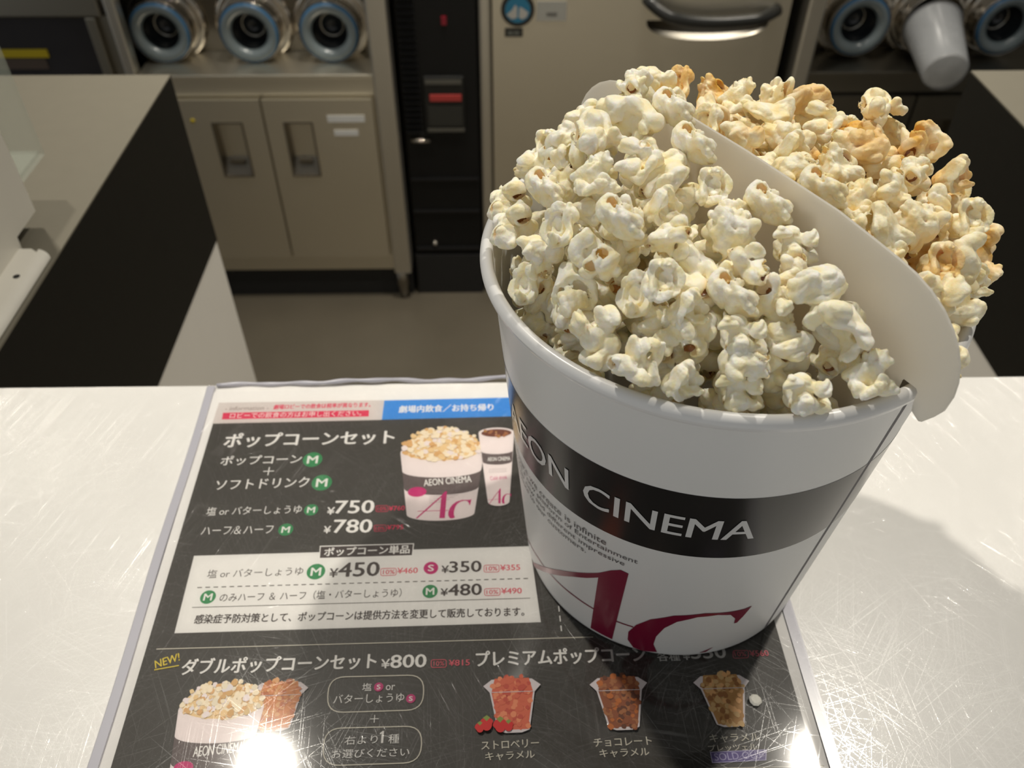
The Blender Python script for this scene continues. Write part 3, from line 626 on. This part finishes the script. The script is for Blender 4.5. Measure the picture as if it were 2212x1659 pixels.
b.f.append(tuple(range(16, 24))); b.m.append(0); b.sm.append(False)
tag(b.build('speck', mat('speck_white', (.80, .78, .70), .6, bump=.3, bscale=900), None), 'tiny pale crumb on the menu sleeve beside the caramel popcorn picture', 'speck')

# ------------------------------------------------------------------ popcorn bucket
BX, BY, BH = .0803, .2498, .17265; RB, RT, RL_ = .0664, .0826, .0861
ZB = .0024; K = (RT-RB)/BH
def rad(z): return RB+K*z
def cyl(phi, z, off=.00012):
    r = rad(z)+off; a = math.radians(phi); return (BX+r*math.cos(a), BY+r*math.sin(a), z+ZB*(1-z/BH))
M_CARD = mat('coated_card', (.80, .80, .79), .4, spec=.45, var=.008)
t = thing('popcorn_bucket', 'large round white popcorn bucket with a black lettered band standing on the menu', 'bucket', (BX, BY, ZB))
b = MB(); b.lathe([(0, .006+ZB), (RB-.003, .006+ZB), (RB-.0022, ZB+.0005), (RB-.0012, ZB), (RB, ZB+.0006)]+[(RB+(RT-RB)*q, ZB+(BH-ZB)*q) for q in (.008, .02, .25, .5, .75, .96, .975, .98)]+[(RB+(RT-RB)*q-.0008, ZB+(BH-ZB)*q) for q in (.98, .975, .96, .5, .06)]+[(RB-.0012, .008+ZB), (0, .008+ZB)], (BX, BY, 0), n=160)
b.build('body', M_CARD, t)
b = MB(); prof = [(RT+.0012+.0024*math.cos(a), BH-.0030+.0030*math.sin(a)) for a in [2*PI*i/20 for i in range(21)]]
b.lathe(prof, (BX, BY, 0), n=160); b.build('rolled_rim', mat('rim_card', (.80, .80, .80), .3, coat=.2, var=.008), t)
M_BAND = mat('band_black', (.012, .011, .011), .24, spec=.5, var=.05, coat=.25)
b = MB(); n = 160; V = []
for i in range(n):
    for z in np.linspace(.088, .1275, 5): V.append(cyl(360*i/n, z, .00010))
b.add(V, [(5*i+k, 5*((i+1) % n)+k, 5*((i+1) % n)+k+1, 5*i+k+1) for i in range(n) for k in range(4)], 0, True); b.build('printed_band', M_BAND, t)
def wrap_cut(b, tris, lo, hi, off, zs):
    """Lays flat triangles (angle, height) on the cone, cut into narrow upright strips so that they follow the curve."""
    for tri in tris:
        x0, x1 = min(p[0] for p in tri), max(p[0] for p in tri); k = math.floor(x0/1.25)
        while k*1.25 < x1:
            P = tri
            for lim, sg in ((k*1.25, 1), ((k+1)*1.25, -1)):
                Q = []
                for i in range(len(P)):
                    p, q = P[i-1], P[i]; dp, dq = sg*(p[0]-lim), sg*(q[0]-lim)
                    if (dp >= 0) != (dq >= 0): t = dp/(dp-dq); Q.append((p[0]+(q[0]-p[0])*t, p[1]+(q[1]-p[1])*t))
                    if dq >= 0: Q.append(q)
                P = Q
                if len(P) < 3: break
            if len(P) >= 3: b.add([cyl(p, z*zs, off) for p, z in P], [tuple(range(len(P)))])
            k += 1
def wrap_text(b, body, p0, p1, z0, z1, bold=0., off=.00030):
    V, F = glyphs(body); w = .03*bold*(z1-z0)*700
    for n, (ox, oz) in enumerate([(0, 0)] if not bold else [(-w, 0), (w, 0)]):
        T = []
        for f in F:
            Q = [(p0+V[i][0]*(p1-p0)+ox, z0+(z1-z0)*V[i][1]) for i in f]; T += [[Q[0], Q[i], Q[i+1]] for i in range(1, len(Q)-1)]
        wrap_cut(b, T, p0, p1, off+n*.00002, 1.)
M_LET = mat('band_lettering', (.72, .72, .72), .28, var=.01, coat=.2)
b = MB(); wrap_text(b, 'AEON', -168.5, -135.9, .1012, .1138, .5); wrap_text(b, 'CINEMA', -130.6, -83.6, .1012, .1138, .5); b.build('lettering', M_LET, t, fix=False)
b = MB()
for s, p1, z, d, h in (('In future we create is infinite', -122.7, .0797, 49.5, .0040), ('to provide a new platform of Entertainment', -112.6, .0746, 66, .0040), ('and deliver new and different impressive', -116.4, .0697, 62, .0040), ('experience to our customers.', -129.5, .0648, 46, .0040)):
    wrap_text(b, s, p1-d, p1, z-.0008, z+h-.0008, 0.)
b.build('small_lettering', mat('card_ink', (.10, .095, .10), .35), t, fix=False)
M_CRIM = mat('crimson_print', (.21, .004, .035), .28, coat=.25, var=.03)
def wrap_poly(b, pts, off=.0002):
    bm = bmesh.new(); f = bm.faces.new([bm.verts.new((p, z, 0)) for p, z in pts]); bm.normal_update(); bmesh.ops.triangulate(bm, faces=[f])
    T = [[(v.co.x, v.co.y) for v in f.verts] for f in bm.faces]; bm.free(); wrap_cut(b, T, 0, 0, off, .001)
b = MB(); wrap_poly(b, LOGO_A); wrap_poly(b, LOGO_C)
wrap_poly(b, [(-84.3, 2.4), (-79.5, 6.6), (-81.8, 2.4)])
hair = [(-174, 8), (-166, 15), (-157.3, 18.8), (-145.7, 20.6), (-134.7, 22.0), (-126.1, 22.2), (-116.6, 21.2), (-110.5, 21.5)]
for w in range(len(hair)-1): (p, z), (q, y) = hair[w], hair[w+1]; wrap_poly(b, [(p, z-.5), (q, y-.5), (q, y+.5), (p, z+.5)], .00018)
b.build('crimson_logo', M_CRIM, t, fix=False)['label'] = 'large crimson italic letters'
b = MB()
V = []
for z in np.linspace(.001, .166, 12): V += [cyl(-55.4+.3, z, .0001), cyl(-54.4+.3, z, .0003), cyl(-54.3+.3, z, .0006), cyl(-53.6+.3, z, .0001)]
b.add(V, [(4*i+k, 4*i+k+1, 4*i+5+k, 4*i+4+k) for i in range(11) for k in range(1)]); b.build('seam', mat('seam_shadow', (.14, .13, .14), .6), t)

# ------------------------------------------------------------------ divider board standing across the bucket
DU = Vector((.49145, -.87091, 0)); DN = Vector((.87091, .49145, 0))      # along the board (towards the viewer) / across it
half = [(0, 38.6), (40, 38.0), (53.5, 36.6), (64, 35.4), (70, 34.4), (76, 32.4), (81.5, 29.5), (86, 25.8), (89.6, 21.6), (92.2, 17), (93.8, 12), (94.4, 7), (93.8, 1), (92.2, -2.6), (89.6, -7), (88.6, -7.6)]
notch = [(87.6, -6), (87.0, -3), (86.9, 1.0), (86, 2.0), (81.5, 2.0), (80.9, .8), (80.7, -8), (71, -95), (68.5, -120)]
def dense(P):
    out = []
    for i in range(len(P)-1): out.append(P[i])
    out.append(P[-1]); return out
outl = [(u+2.2, z) for u, z in half]+notch+[(-u, z) for u, z in notch[::-1]]+[(-u+2.2, z) for u, z in half[::-1][:-1]]
C0 = Vector((BX, BY, BH))
b = MB(); th = .00045
pts = [C0+DU*(u*.001)-DN*th+Vector((0, 0, z*.001)) for u, z in outl]
b.prism(pts, DN*th*2)
M_DIV = mat('white_card', (.88, .865, .83), .42, spec=.4, var=.012, vscale=40, bump=.03, bscale=400)
nt = M_DIV.node_tree; N = nt.nodes; out = N['Material Output']; ms = N.new('ShaderNodeMixShader'); tl_ = N.new('ShaderNodeBsdfTranslucent')
tl_.inputs[0].default_value = (.90, .88, .83, 1); ms.inputs[0].default_value = .6      # thin card lets some light through
nt.links.new(N['Principled BSDF'].outputs[0], ms.inputs[1]); nt.links.new(tl_.outputs[0], ms.inputs[2]); nt.links.new(ms.outputs[0], out.inputs[0])
dv = b.build('divider_board', M_DIV, None); tag(dv, 'white card divider standing across the bucket, its round ears over the rim', 'divider')
# ------------------------------------------------------------------ popcorn
def surface_nets(f, org, h):
    """Surface of f < 0 on a regular grid: one vertex per cell that the surface crosses."""
    s = f < 0; n = f.shape
    cnt = np.zeros((n[0]-1, n[1]-1, n[2]-1)); acc = np.zeros(cnt.shape+(3,))
    sl = lambda d, m: slice(d, m-1+d)
    for ax in range(3):
        o = [a for a in range(3) if a != ax]
        for d0 in (0, 1):
            for d1 in (0, 1):
                i0 = [None]*3; i1 = [None]*3
                for a, d in zip(o, (d0, d1)): i0[a] = i1[a] = sl(d, n[a])
                i0[ax] = sl(0, n[ax]); i1[ax] = sl(1, n[ax])
                f0, f1 = f[tuple(i0)], f[tuple(i1)]; m = (f0 < 0) != (f1 < 0)
                t = np.where(m, f0/np.where(m, f0-f1, 1), 0); cnt += m
                for a, d in zip(o, (d0, d1)): acc[..., a] += m*d
                acc[..., ax] += t
    act = cnt > 0; idx = -np.ones(cnt.shape, int); idx[act] = np.arange(act.sum())
    cell = np.argwhere(act); V = (cell+acc[act]/cnt[act][:, None])*h+np.array(org)
    Q = []
    for ax in range(3):
        o = [a for a in range(3) if a != ax]; a, c = o
        i0 = [slice(1, -1)]*3; i1 = [slice(1, -1)]*3; i0[ax] = slice(0, -1); i1[ax] = slice(1, None)
        s0, s1 = s[tuple(i0)], s[tuple(i1)]; m = s0 != s1; p = np.argwhere(m)
        base = p.copy(); base[:, a] += 1; base[:, c] += 1
        q = []
        for da, dc in ((-1, -1), (0, -1), (0, 0), (-1, 0)):
            w = base.copy(); w[:, a] += da; w[:, c] += dc; q.append(idx[w[:, 0], w[:, 1], w[:, 2]])
        q = np.stack(q, 1); flip = s0[m] == (ax != 1); q[~flip] = q[~flip][:, ::-1]; Q.append(q)
    return V, np.concatenate(Q)
def smin(a, b, k):
    h = np.maximum(k-np.abs(a-b), 0)/k; return np.minimum(a, b)-h*h*k*.25
HG = .44
def flake(seed, kind):
    """One popped flake (mm): puffed lobes round a core, curls, and the pit where the hull sits."""
    R = np.random.RandomState(seed); U = R.uniform
    rng = 16.0; g = np.arange(-rng, rng+HG, HG); X, Y, Z = np.meshgrid(g, g, g, indexing='ij')
    ph = U(0, 6.28, 9); k1 = U(.22, .34)
    wx = X+1.1*np.sin(Y*k1+ph[0])+.5*np.sin(Z*k1*2.1+ph[1]); wy = Y+1.1*np.sin(Z*k1+ph[2])+.5*np.sin(X*k1*2.1+ph[3]); wz = Z+1.1*np.sin(X*k1+ph[4])+.5*np.sin(Y*k1*2.1+ph[5])
    def ball(c, r, e=None):
        if e is None: return np.sqrt((wx-c[0])**2+(wy-c[1])**2+(wz-c[2])**2)-r
        e = np.array(e); return (np.sqrt(((wx-c[0])/e[0])**2+((wy-c[1])/e[1])**2+((wz-c[2])/e[2])**2)-1)*e.min()
    def rdir():
        v = R.normal(size=3); return v/np.linalg.norm(v)
    f = ball((0, 0, 0), U(3.2, 4.4)); dirs = []
    nl = {'puff': R.randint(5, 8), 'wing': R.randint(4, 6), 'curl': R.randint(3, 5), 'bowl': R.randint(2, 4), 'round': R.randint(6, 9)}[kind]
    for i in range(nl):
        best = max((rdir() for _ in range(12)), key=lambda v: min([1-v @ d for d in dirs]+[1])+.15*v[2]); dirs.append(best)
        dist = U(4.2, 7.4) if kind != 'round' else U(3.2, 4.6); r = U(2.7, 4.4) if kind != 'wing' else U(2.4, 3.6)
        if kind == 'wing' and i < 2: dist = U(6.5, 8.6)
        c = best*dist; e = r*np.array([U(.75, 1.3), U(.75, 1.3), U(.75, 1.3)])
        lob = ball(c, r, e)
        for j in range(R.randint(2, 5)):
            d2 = best*.7+rdir(); d2 /= np.linalg.norm(d2)
            lob = smin(lob, ball(c+d2*r*U(.6, .95), r*U(.42, .68)), .45)
        f = smin(f, lob, .7)
    if kind in ('curl', 'wing'):
        for _ in range(2 if kind == 'curl' else 1):
            a, n0 = rdir(), rdir(); n0 = np.cross(a, n0); n0 /= np.linalg.norm(n0); c0 = n0*U(4, 6); r0 = U(3.6, 5.2); t0 = U(1.7, 2.3); b2 = np.cross(a, n0); tub = None
            for k in range(13):
                th = -2.4+k*.36; c = c0+r0*(np.cos(th)*n0+np.sin(th)*b2); d = ball(c, t0*(1+.25*math.sin(k*1.3+ph[6])))
                tub = d if tub is None else smin(tub, d, 1.0)
            f = smin(f, tub, .6)
    if kind == 'bowl':
        d = rdir(); c = d*3.0; R0 = U(6.0, 7.4)
        sh = np.abs(ball(c, R0))-U(1.1, 1.5); cut = (wx-c[0])*d[0]+(wy-c[1])*d[1]+(wz-c[2])*d[2]-U(0, 1.6)+.7*np.sin(3*np.arctan2(wy, wx)+ph[7])
        f = smin(f, np.maximum(sh, cut), .8)
        f = np.maximum(f, -ball(c+d*1.5, R0*.62))
    # hull pits on short stubs
    hulls = []
    for _ in range({'puff': 3, 'wing': 3, 'curl': 3, 'bowl': 0, 'round': 3}[kind]):
        d = rdir() if kind != 'bowl' else d; L = U(5.5, 7.5) if kind != 'bowl' else U(-1.5, 0)
        if kind != 'bowl':
            for k in range(5): f = smin(f, ball(d*L*k/4, U(2.7, 3.2)), .6)
        pc = d*(L+1.6); pr = U(1.7, 2.6); tn = np.cross(d, rdir()); tn /= np.linalg.norm(tn); st = U(0, 1.6)
        for k in (-.5, 0, .5): f = np.maximum(f, -ball(pc+tn*st*k, pr))
        hulls.append((pc, pr, d, tn, st))
    for wl, am in ((8., .62), (3.3, .15)):
        w = np.zeros_like(f)
        for _ in range(4):
            d = rdir()*6.283/(wl*U(.8, 1.25)); w += np.sin(wx*d[0]+wy*d[1]+wz*d[2]+U(0, 6.28))
        f = f-am*(np.abs(w)/1.6)**.8+am*.55
    f = f+.07*np.sin(wx*1.7+ph[0])*np.sin(wy*1.9+ph[1])*np.sin(wz*1.8+ph[2])+.05*np.sin(wx*3.7+ph[3])*np.sin(wy*3.9+ph[4])*np.sin(wz*3.5+ph[5])
    V, Q = surface_nets(f, (-rng,)*3, HG); VL, QL = surface_nets(f[::3, ::3, ::3], (-rng,)*3, HG*3)
    # keep the largest connected piece
    par = np.arange(len(V))
    while True:
        mn = par[Q].min(1); new = par.copy(); np.minimum.at(new, Q.ravel(), np.repeat(mn, 4)); new = new[new]
        if (new == par).all(): break
        par = new
    big = np.bincount(par).argmax(); keep = par == big; mp = np.cumsum(keep)-1; Q = mp[Q[keep[Q[:, 0]]]]; V = V[keep]
    # the warp moved the pits: find where they came to lie
    H = []
    for (c, r, d, tn, st) in hulls:
        P = np.stack([wx, wy, wz], -1)-c; i = np.unravel_index((P**2).sum(-1).argmin(), wx.shape); H.append((np.array([g[i[0]], g[i[1]], g[i[2]]]), r, d, tn, st))
    c0 = (V.min(0)+V.max(0))/2
    return V-c0, Q, [(h[0]-c0,)+h[1:] for h in H], VL-c0, QL

def popcorn_material(name, tone, deep, toast):
    m = bpy.data.materials.new(name); m.use_nodes = True; nt = m.node_tree; N = nt.nodes; b = N['Principled BSDF']
    tc = N.new('ShaderNodeTexCoord'); oi = N.new('ShaderNodeObjectInfo')
    at = N.new('ShaderNodeAttribute'); at.attribute_name = 'hull_near'
    nz = N.new('ShaderNodeTexNoise'); nz.inputs['Scale'].default_value = 170; nz.inputs['Detail'].default_value = 3
    off = N.new('ShaderNodeVectorMath'); off.operation = 'ADD'; nt.links.new(tc.outputs['Object'], off.inputs[0]); nt.links.new(oi.outputs['Random'], off.inputs[1])
    nt.links.new(off.outputs[0], nz.inputs['Vector'])
    a = N.new('ShaderNodeMapRange'); a.inputs[1].default_value = .37; a.inputs[2].default_value = .68; nt.links.new(nz.outputs[0], a.inputs[0])
    m1 = N.new('ShaderNodeMix'); m1.data_type = 'RGBA'; m1.inputs[6].default_value = (*tone, 1); m1.inputs[7].default_value = (*deep, 1); nt.links.new(a.outputs[0], m1.inputs[0])
    m2 = N.new('ShaderNodeMix'); m2.data_type = 'RGBA'; m2.inputs[7].default_value = (.80, .58, .22, 1); nt.links.new(m1.outputs[2], m2.inputs[6]); nt.links.new(at.outputs['Fac'], m2.inputs[0])
    # toasted flakes: a few pieces, by their own random number, and in blotches
    pw = N.new('ShaderNodeMapRange'); pw.inputs[1].default_value = 1-toast; pw.inputs[2].default_value = 1-toast*.6; nt.links.new(oi.outputs['Random'], pw.inputs[0])
    n2 = N.new('ShaderNodeTexNoise'); n2.inputs['Scale'].default_value = 70; nt.links.new(off.outputs[0], n2.inputs['Vector'])
    b2 = N.new('ShaderNodeMapRange'); b2.inputs[1].default_value = .38; b2.inputs[2].default_value = .66; nt.links.new(n2.outputs[0], b2.inputs[0])
    mu = N.new('ShaderNodeMath'); mu.operation = 'MULTIPLY'; nt.links.new(pw.outputs[0], mu.inputs[0]); nt.links.new(b2.outputs[0], mu.inputs[1])
    m3 = N.new('ShaderNodeMix'); m3.data_type = 'RGBA'; m3.inputs[7].default_value = (.80, .47, .10, 1); nt.links.new(m2.outputs[2], m3.inputs[6]); nt.links.new(mu.outputs[0], m3.inputs[0])
    nt.links.new(m3.outputs[2], b.inputs['Base Color'])
    b.inputs['Roughness'].default_value = .5; b.inputs['Specular IOR Level'].default_value = .3
    b.inputs['Subsurface Weight'].default_value = .36; b.inputs['Subsurface Radius'].default_value = (1., .58, .20); b.inputs['Subsurface Scale'].default_value = .0022
    n3 = N.new('ShaderNodeTexNoise'); n3.inputs['Scale'].default_value = 800; n3.inputs['Detail'].default_value = 3; nt.links.new(tc.outputs['Object'], n3.inputs['Vector'])
    bp = N.new('ShaderNodeBump'); bp.inputs['Strength'].default_value = .35; bp.inputs['Distance'].default_value = .0006
    nt.links.new(n3.outputs[0], bp.inputs['Height']); nt.links.new(bp.outputs[0], b.inputs['Normal'])
    return m
M_SALT = popcorn_material('salted_popcorn', (1., .975, .87), (1., .875, .56), .0001)
M_SOY = popcorn_material('butter_soy_popcorn', (1., .935, .75), (.99, .80, .43), .24)
M_HULLS = [mat('amber_hull', (.44, .19, .04), .3, spec=.5, var=.35, vscale=500, coat=.3), mat('brown_hull', (.24, .085, .02), .3, var=.4, vscale=500, coat=.3), mat('straw_hull', (.66, .42, .12), .35, var=.3, vscale=500)]
KINDS = ['puff', 'wing', 'curl', 'puff', 'bowl', 'puff', 'wing', 'curl', 'round', 'puff', 'bowl', 'wing', 'puff', 'curl', 'wing', 'puff', 'bowl', 'curl', 'puff', 'wing', 'round', 'puff', 'curl', 'wing']
PROTO = []
for i, kd in enumerate(KINDS):
    V, Q, H, VL, QL = flake(100+i*7, kd); V = V*.001
    mes = []
    for m in (M_SALT, M_SOY):
        me = bpy.data.meshes.new('popcorn'); me.from_pydata(V, [], Q.tolist()); me.polygons.foreach_set('use_smooth', np.ones(len(Q), bool))
        d = np.ones(len(V))*1e3
        for c, r, dd, tn, st in H: d = np.minimum(d, np.linalg.norm(V*1000-c, axis=1)-r)
        att = me.attributes.new('hull_near', 'FLOAT', 'POINT'); att.data.foreach_set('value', np.clip(.55-d/2.0, 0, .6).astype(np.float32))
        me.materials.append(m); me.update(); mes.append(me)
    hm = []
    for c, r, dd, tn, st in H:
        bm = bmesh.new(); bmesh.ops.create_icosphere(bm, subdivisions=3, radius=r*.00096)
        q = Vector(dd).to_track_quat('Z', 'Y'); q0 = q.inverted() @ Vector(tn)
        bmesh.ops.delete(bm, geom=[v for v in bm.verts if v.co.z > r*.001*-.28], context='VERTS')
        for v in bm.verts:
            v.co += q0*(v.co @ q0)/(r*.001)*st*.00045; v.co *= 1+.05*math.sin(v.co.x*3000)*math.sin(v.co.y*2600); v.co = q @ v.co+Vector(c)*.001
        for f in bm.faces: f.smooth = True
        h = bpy.data.meshes.new('hull'); bm.to_mesh(h); bm.free(); h.materials.append(M_HULLS[(0, 1, 0, 2, 1)[(i+len(hm)) % 5]]); hm.append(h)
    PROTO.append((V, mes, hm, VL*.001, QL))

# footprint maps of every flake in several turns, on a 1 mm grid
GR = 1.0; R = np.random.RandomState(5)
POSES = []
for pi, (V, _, _, _, _) in enumerate(PROTO):
    for k in range(10):
        q = R.normal(size=4); q /= np.linalg.norm(q); s = R.uniform(1.08, 1.46) if k < 7 else R.uniform(.74, 1.04)
        Mx = np.array(Quaternion(q).to_matrix())*s
        P = V*1000 @ Mx.T; ij = np.round(P[:, :2]/GR).astype(int); lo = ij.min(0); ij -= lo; sh = ij.max(0)+1
        bot = np.full(sh, 1e3); top = np.full(sh, -1e3)
        np.minimum.at(bot, (ij[:, 0], ij[:, 1]), P[:, 2]); np.maximum.at(top, (ij[:, 0], ij[:, 1]), P[:, 2])
        POSES.append((pi, Quaternion(q), s, lo, bot, top, bot < 900))
def sstep(a, b, x): t = np.clip((x-a)/(b-a), 0, 1); return t*t*(3-2*t)
NG = 111; gx = (np.arange(2*NG+1)-NG)*GR; GX, GY = np.meshgrid(gx, gx, indexing='ij'); GRR = np.hypot(GX, GY)
GU = GX*DU.x+GY*DU.y; GN = GX*DN.x+GY*DN.y
# heap surface over the rim, in mm: left of the board, right of the board
TL = np.minimum(24+17*sstep(60, -40, GU), 4+1.05*(87-GRR))
TL = np.minimum(TL, 60)
TR = np.minimum(41-16*sstep(10, 80, GU), 12+1.6*(88-GRR))
TGT = np.where(GN < 0, TL-3, TR-8-5*sstep(20, -50, GU))
HM = np.full(GX.shape, -300.)
HM[GRR < 77.5] = -34; wl = (GRR >= 77.5) & (GRR < 81.5); HM[wl] = -34+(GRR[wl]-77.5)*7.5; HM[(GRR >= 81.5) & (GRR < 87)] = 0
brd = (np.abs(GN) < 1.6) & (np.abs(GU-2) < 94); BT = np.interp(np.abs(GU-2), [p[0] for p in half[:18]], [p[1] for p in half[:18]])
HM[brd] = BT[brd]
PLACED = []; fail = 0; WM = np.ones(GX.shape); SMALL = [p for p in POSES if p[2] < 1.05]
while fail < 400 and len(PLACED) < 640:
    D = np.where((GRR < 84) & ~brd, TGT-HM-1.0, 0).clip(0); w = (np.minimum(D, 15)**1.6*WM).ravel()
    if w.sum() <= 0: break
    w /= w.sum(); best = None
    for ci in R.choice(len(w), 70, p=w):
        ci = np.unravel_index(ci, D.shape); WM[max(0, ci[0]-2):ci[0]+3, max(0, ci[1]-2):ci[1]+3] *= .985
        pi, q, s, lo, bot, top, mk = POSES[R.randint(len(POSES))] if D[ci] > 9 or len(PLACED) < 120 else SMALL[R.randint(len(SMALL))]
        i0 = ci[0]-bot.shape[0]//2; j0 = ci[1]-bot.shape[1]//2
        if i0 < 0 or j0 < 0 or i0+bot.shape[0] > len(gx) or j0+bot.shape[1] > len(gx): continue
        W = (slice(i0, i0+bot.shape[0]), slice(j0, j0+bot.shape[1]))
        h = HM[W]; z = (h-bot)[mk].max(); out = (GRR[W] > 91)[mk].mean()
        t = z+top; over = (t-TGT[W])[mk & (GRR[W] < 86)]
        if len(over) == 0 or out > .30: continue
        if GN[ci] < 0 and ((GRR[W] > 85)[mk].mean() > (.10 if GU[ci] < 40 else .22)): continue
        gap = ((z+bot)-np.maximum(h, -40))[mk & (GRR[W] < 87)].mean(); ov = over.clip(0)
        if ov.max() > (10 if fail < 150 else 13): continue
        sc = gap*1.0+ov.mean()*2.0+out*8+.06*z-.25*mk.sum()**.5
        if best is None or sc < best[0]: best = (sc, z, W, POSES.index, (pi, q, s, lo, bot, top, mk), i0, j0)
    if best is None: fail += 1; continue
    _, z, W, _, (pi, q, s, lo, bot, top, mk), i0, j0 = best
    h = HM[W]; h[mk] = np.maximum(h[mk], (z+top)[mk]-np.minimum(5.2, (top-bot)[mk]*.45)); HM[W] = h
    x = gx[i0]-lo[0]*GR; y = gx[j0]-lo[1]*GR
    PLACED.append((pi, q, s, x, y, z-.25))
print('popcorn pieces', len(PLACED), 'left to fill', round(float(D.max()), 1))
# the deepest pieces show nothing: one bed below the heap
camv = np.array([0-BX, 0-BY, CAM_H-BH])*1000
def side_of(x, y): return 0 if x*DN.x+y*DN.y < 0 else 1
POP = []
for p in PLACED:
    pi, q, s, x, y, z = p
    o = bpy.data.objects.new('popcorn', PROTO[pi][1][side_of(x, y)]); COL.objects.link(o)
    o.rotation_mode = 'QUATERNION'; o.rotation_quaternion = q; o.scale = (s, s, s); o.location = (BX+x*.001, BY+y*.001, BH+z*.001)
    POP.append(o)
# which of them the viewer can see, from where the photograph was taken and a step to either side
bpy.context.view_layer.update(); DG = bpy.context.evaluated_depsgraph_get()
seen = {}
eye0 = Vector((0, 0, CAM_H))
for eye, nst in ((eye0, 1.1), (eye0+Vector((-.12, .03, 0)), 2.5), (eye0+Vector((.16, .03, 0)), 2.5)):
    for gx_ in np.arange(-105, 106, nst):
        for gy_ in np.arange(-110, 111, nst):
            tgt = Vector((BX+gx_*.001, BY+gy_*.001, BH+.012)); ok, loc, nn, fi, ob, mm = SC.ray_cast(DG, eye, (tgt-eye).normalized())
            if ok and ob.name.startswith('popcorn') and ob.type == 'MESH': seen[ob.name] = seen.get(ob.name, 0)+(1 if eye is eye0 else .01)
shown = [o for o in POP if seen.get(o.name, 0) >= 2]; deep = [(o, p) for o, p in zip(POP, PLACED) if seen.get(o.name, 0) < 2]
b = MB()
for o, (pi, q, s, x, y, z) in deep:
    Mx = np.array(q.to_matrix())*s; V = PROTO[pi][3] @ Mx.T+np.array([BX+x*.00092, BY+y*.00092, BH+z*.001]); b.add(V.tolist(), PROTO[pi][4].tolist(), side_of(x, y), True)
PD = {o.name: p for o, p in zip(POP, PLACED)}
names = {o: PD[o.name] for o in shown}
for o, _ in deep: bpy.data.objects.remove(o)
bed = b.build('popcorn_bed', [M_SALT, M_SOY], None, fix=False)
tag(bed, 'popcorn packed deep in the bucket under the flakes on top', 'popcorn', None, 'stuff')
# labels: rim pieces and pieces along the divider are told apart by counting, the rest of each heap is alike
ORD = 'first second third fourth fifth sixth seventh eighth ninth tenth eleventh twelfth thirteenth fourteenth fifteenth sixteenth seventeenth eighteenth nineteenth twentieth'.split()+['%dth' % i for i in range(21, 60)]
SIDE = ('salted', 'golden')
def pol(p): return math.degrees(math.atan2(p[4], p[3]))
for sd in (0, 1):
    L = [(o, p) for o, p in names.items() if side_of(p[3], p[4]) == sd]
    vis = sorted(L, key=lambda t: -(t[1][5]))
    top = vis[0]; tag(top[0], ('highest cream flake of the salted heap, on this side of the divider', 'highest golden flake of the heap beyond the divider')[sd])
    rimL = [t for t in L if 'label' not in t[0] and math.hypot(t[1][3], t[1][4]) > 69]
    a0 = -60.6
    rimL.sort(key=lambda t: ((a0-pol(t[1])) if sd == 0 else (pol(t[1])-a0)) % 360)
    for i, (o, p) in enumerate(rimL):
        tag(o, ('cream flake by the bucket rim, %s going left from the divider\'s near ear' if sd == 0 else 'golden flake by the far bucket rim, %s going right from the divider\'s near ear') % ORD[i])
    brdL = [t for t in L if 'label' not in t[0] and abs(t[1][3]*DN.x+t[1][4]*DN.y) < 13]
    brdL.sort(key=lambda t: -(t[1][3]*DU.x+t[1][4]*DU.y))
    for i, (o, p) in enumerate(brdL):
        tag(o, ('cream flake against the divider\'s near face, %s from its near ear' if sd == 0 else 'golden flake against the divider\'s far face, %s from its near ear') % ORD[i])
    rows = {}
    for o, p in sorted([t for t in L if 'label' not in t[0]], key=lambda t: -math.hypot(t[1][3], t[1][4])):
        k = min(range(len(rimL)), key=lambda i: abs((pol(rimL[i][1])-pol(p)+180) % 360-180)); rows[k] = rows.get(k, 1)+1
        tag(o, '%s flake, %s row in from the rim beside the %s rim flake from near ear' % (('cream', 'golden')[sd], ORD[rows[k]-1], ORD[k]))
    for o, p in L:
        if 'label' not in o: tag(o, ('cream salted flake inside the heap, touching neither rim nor divider', 'golden flake inside the heap beyond the divider, touching neither rim nor divider')[sd])
        tag(o, None, 'popcorn', ('salted popcorn before the divider', 'golden popcorn beyond the divider')[sd])
        for h in PROTO[p[0]][2]:
            c = bpy.data.objects.new('hull', h); COL.objects.link(c); c.parent = o
print('shown', len(shown), 'deep', len(deep))
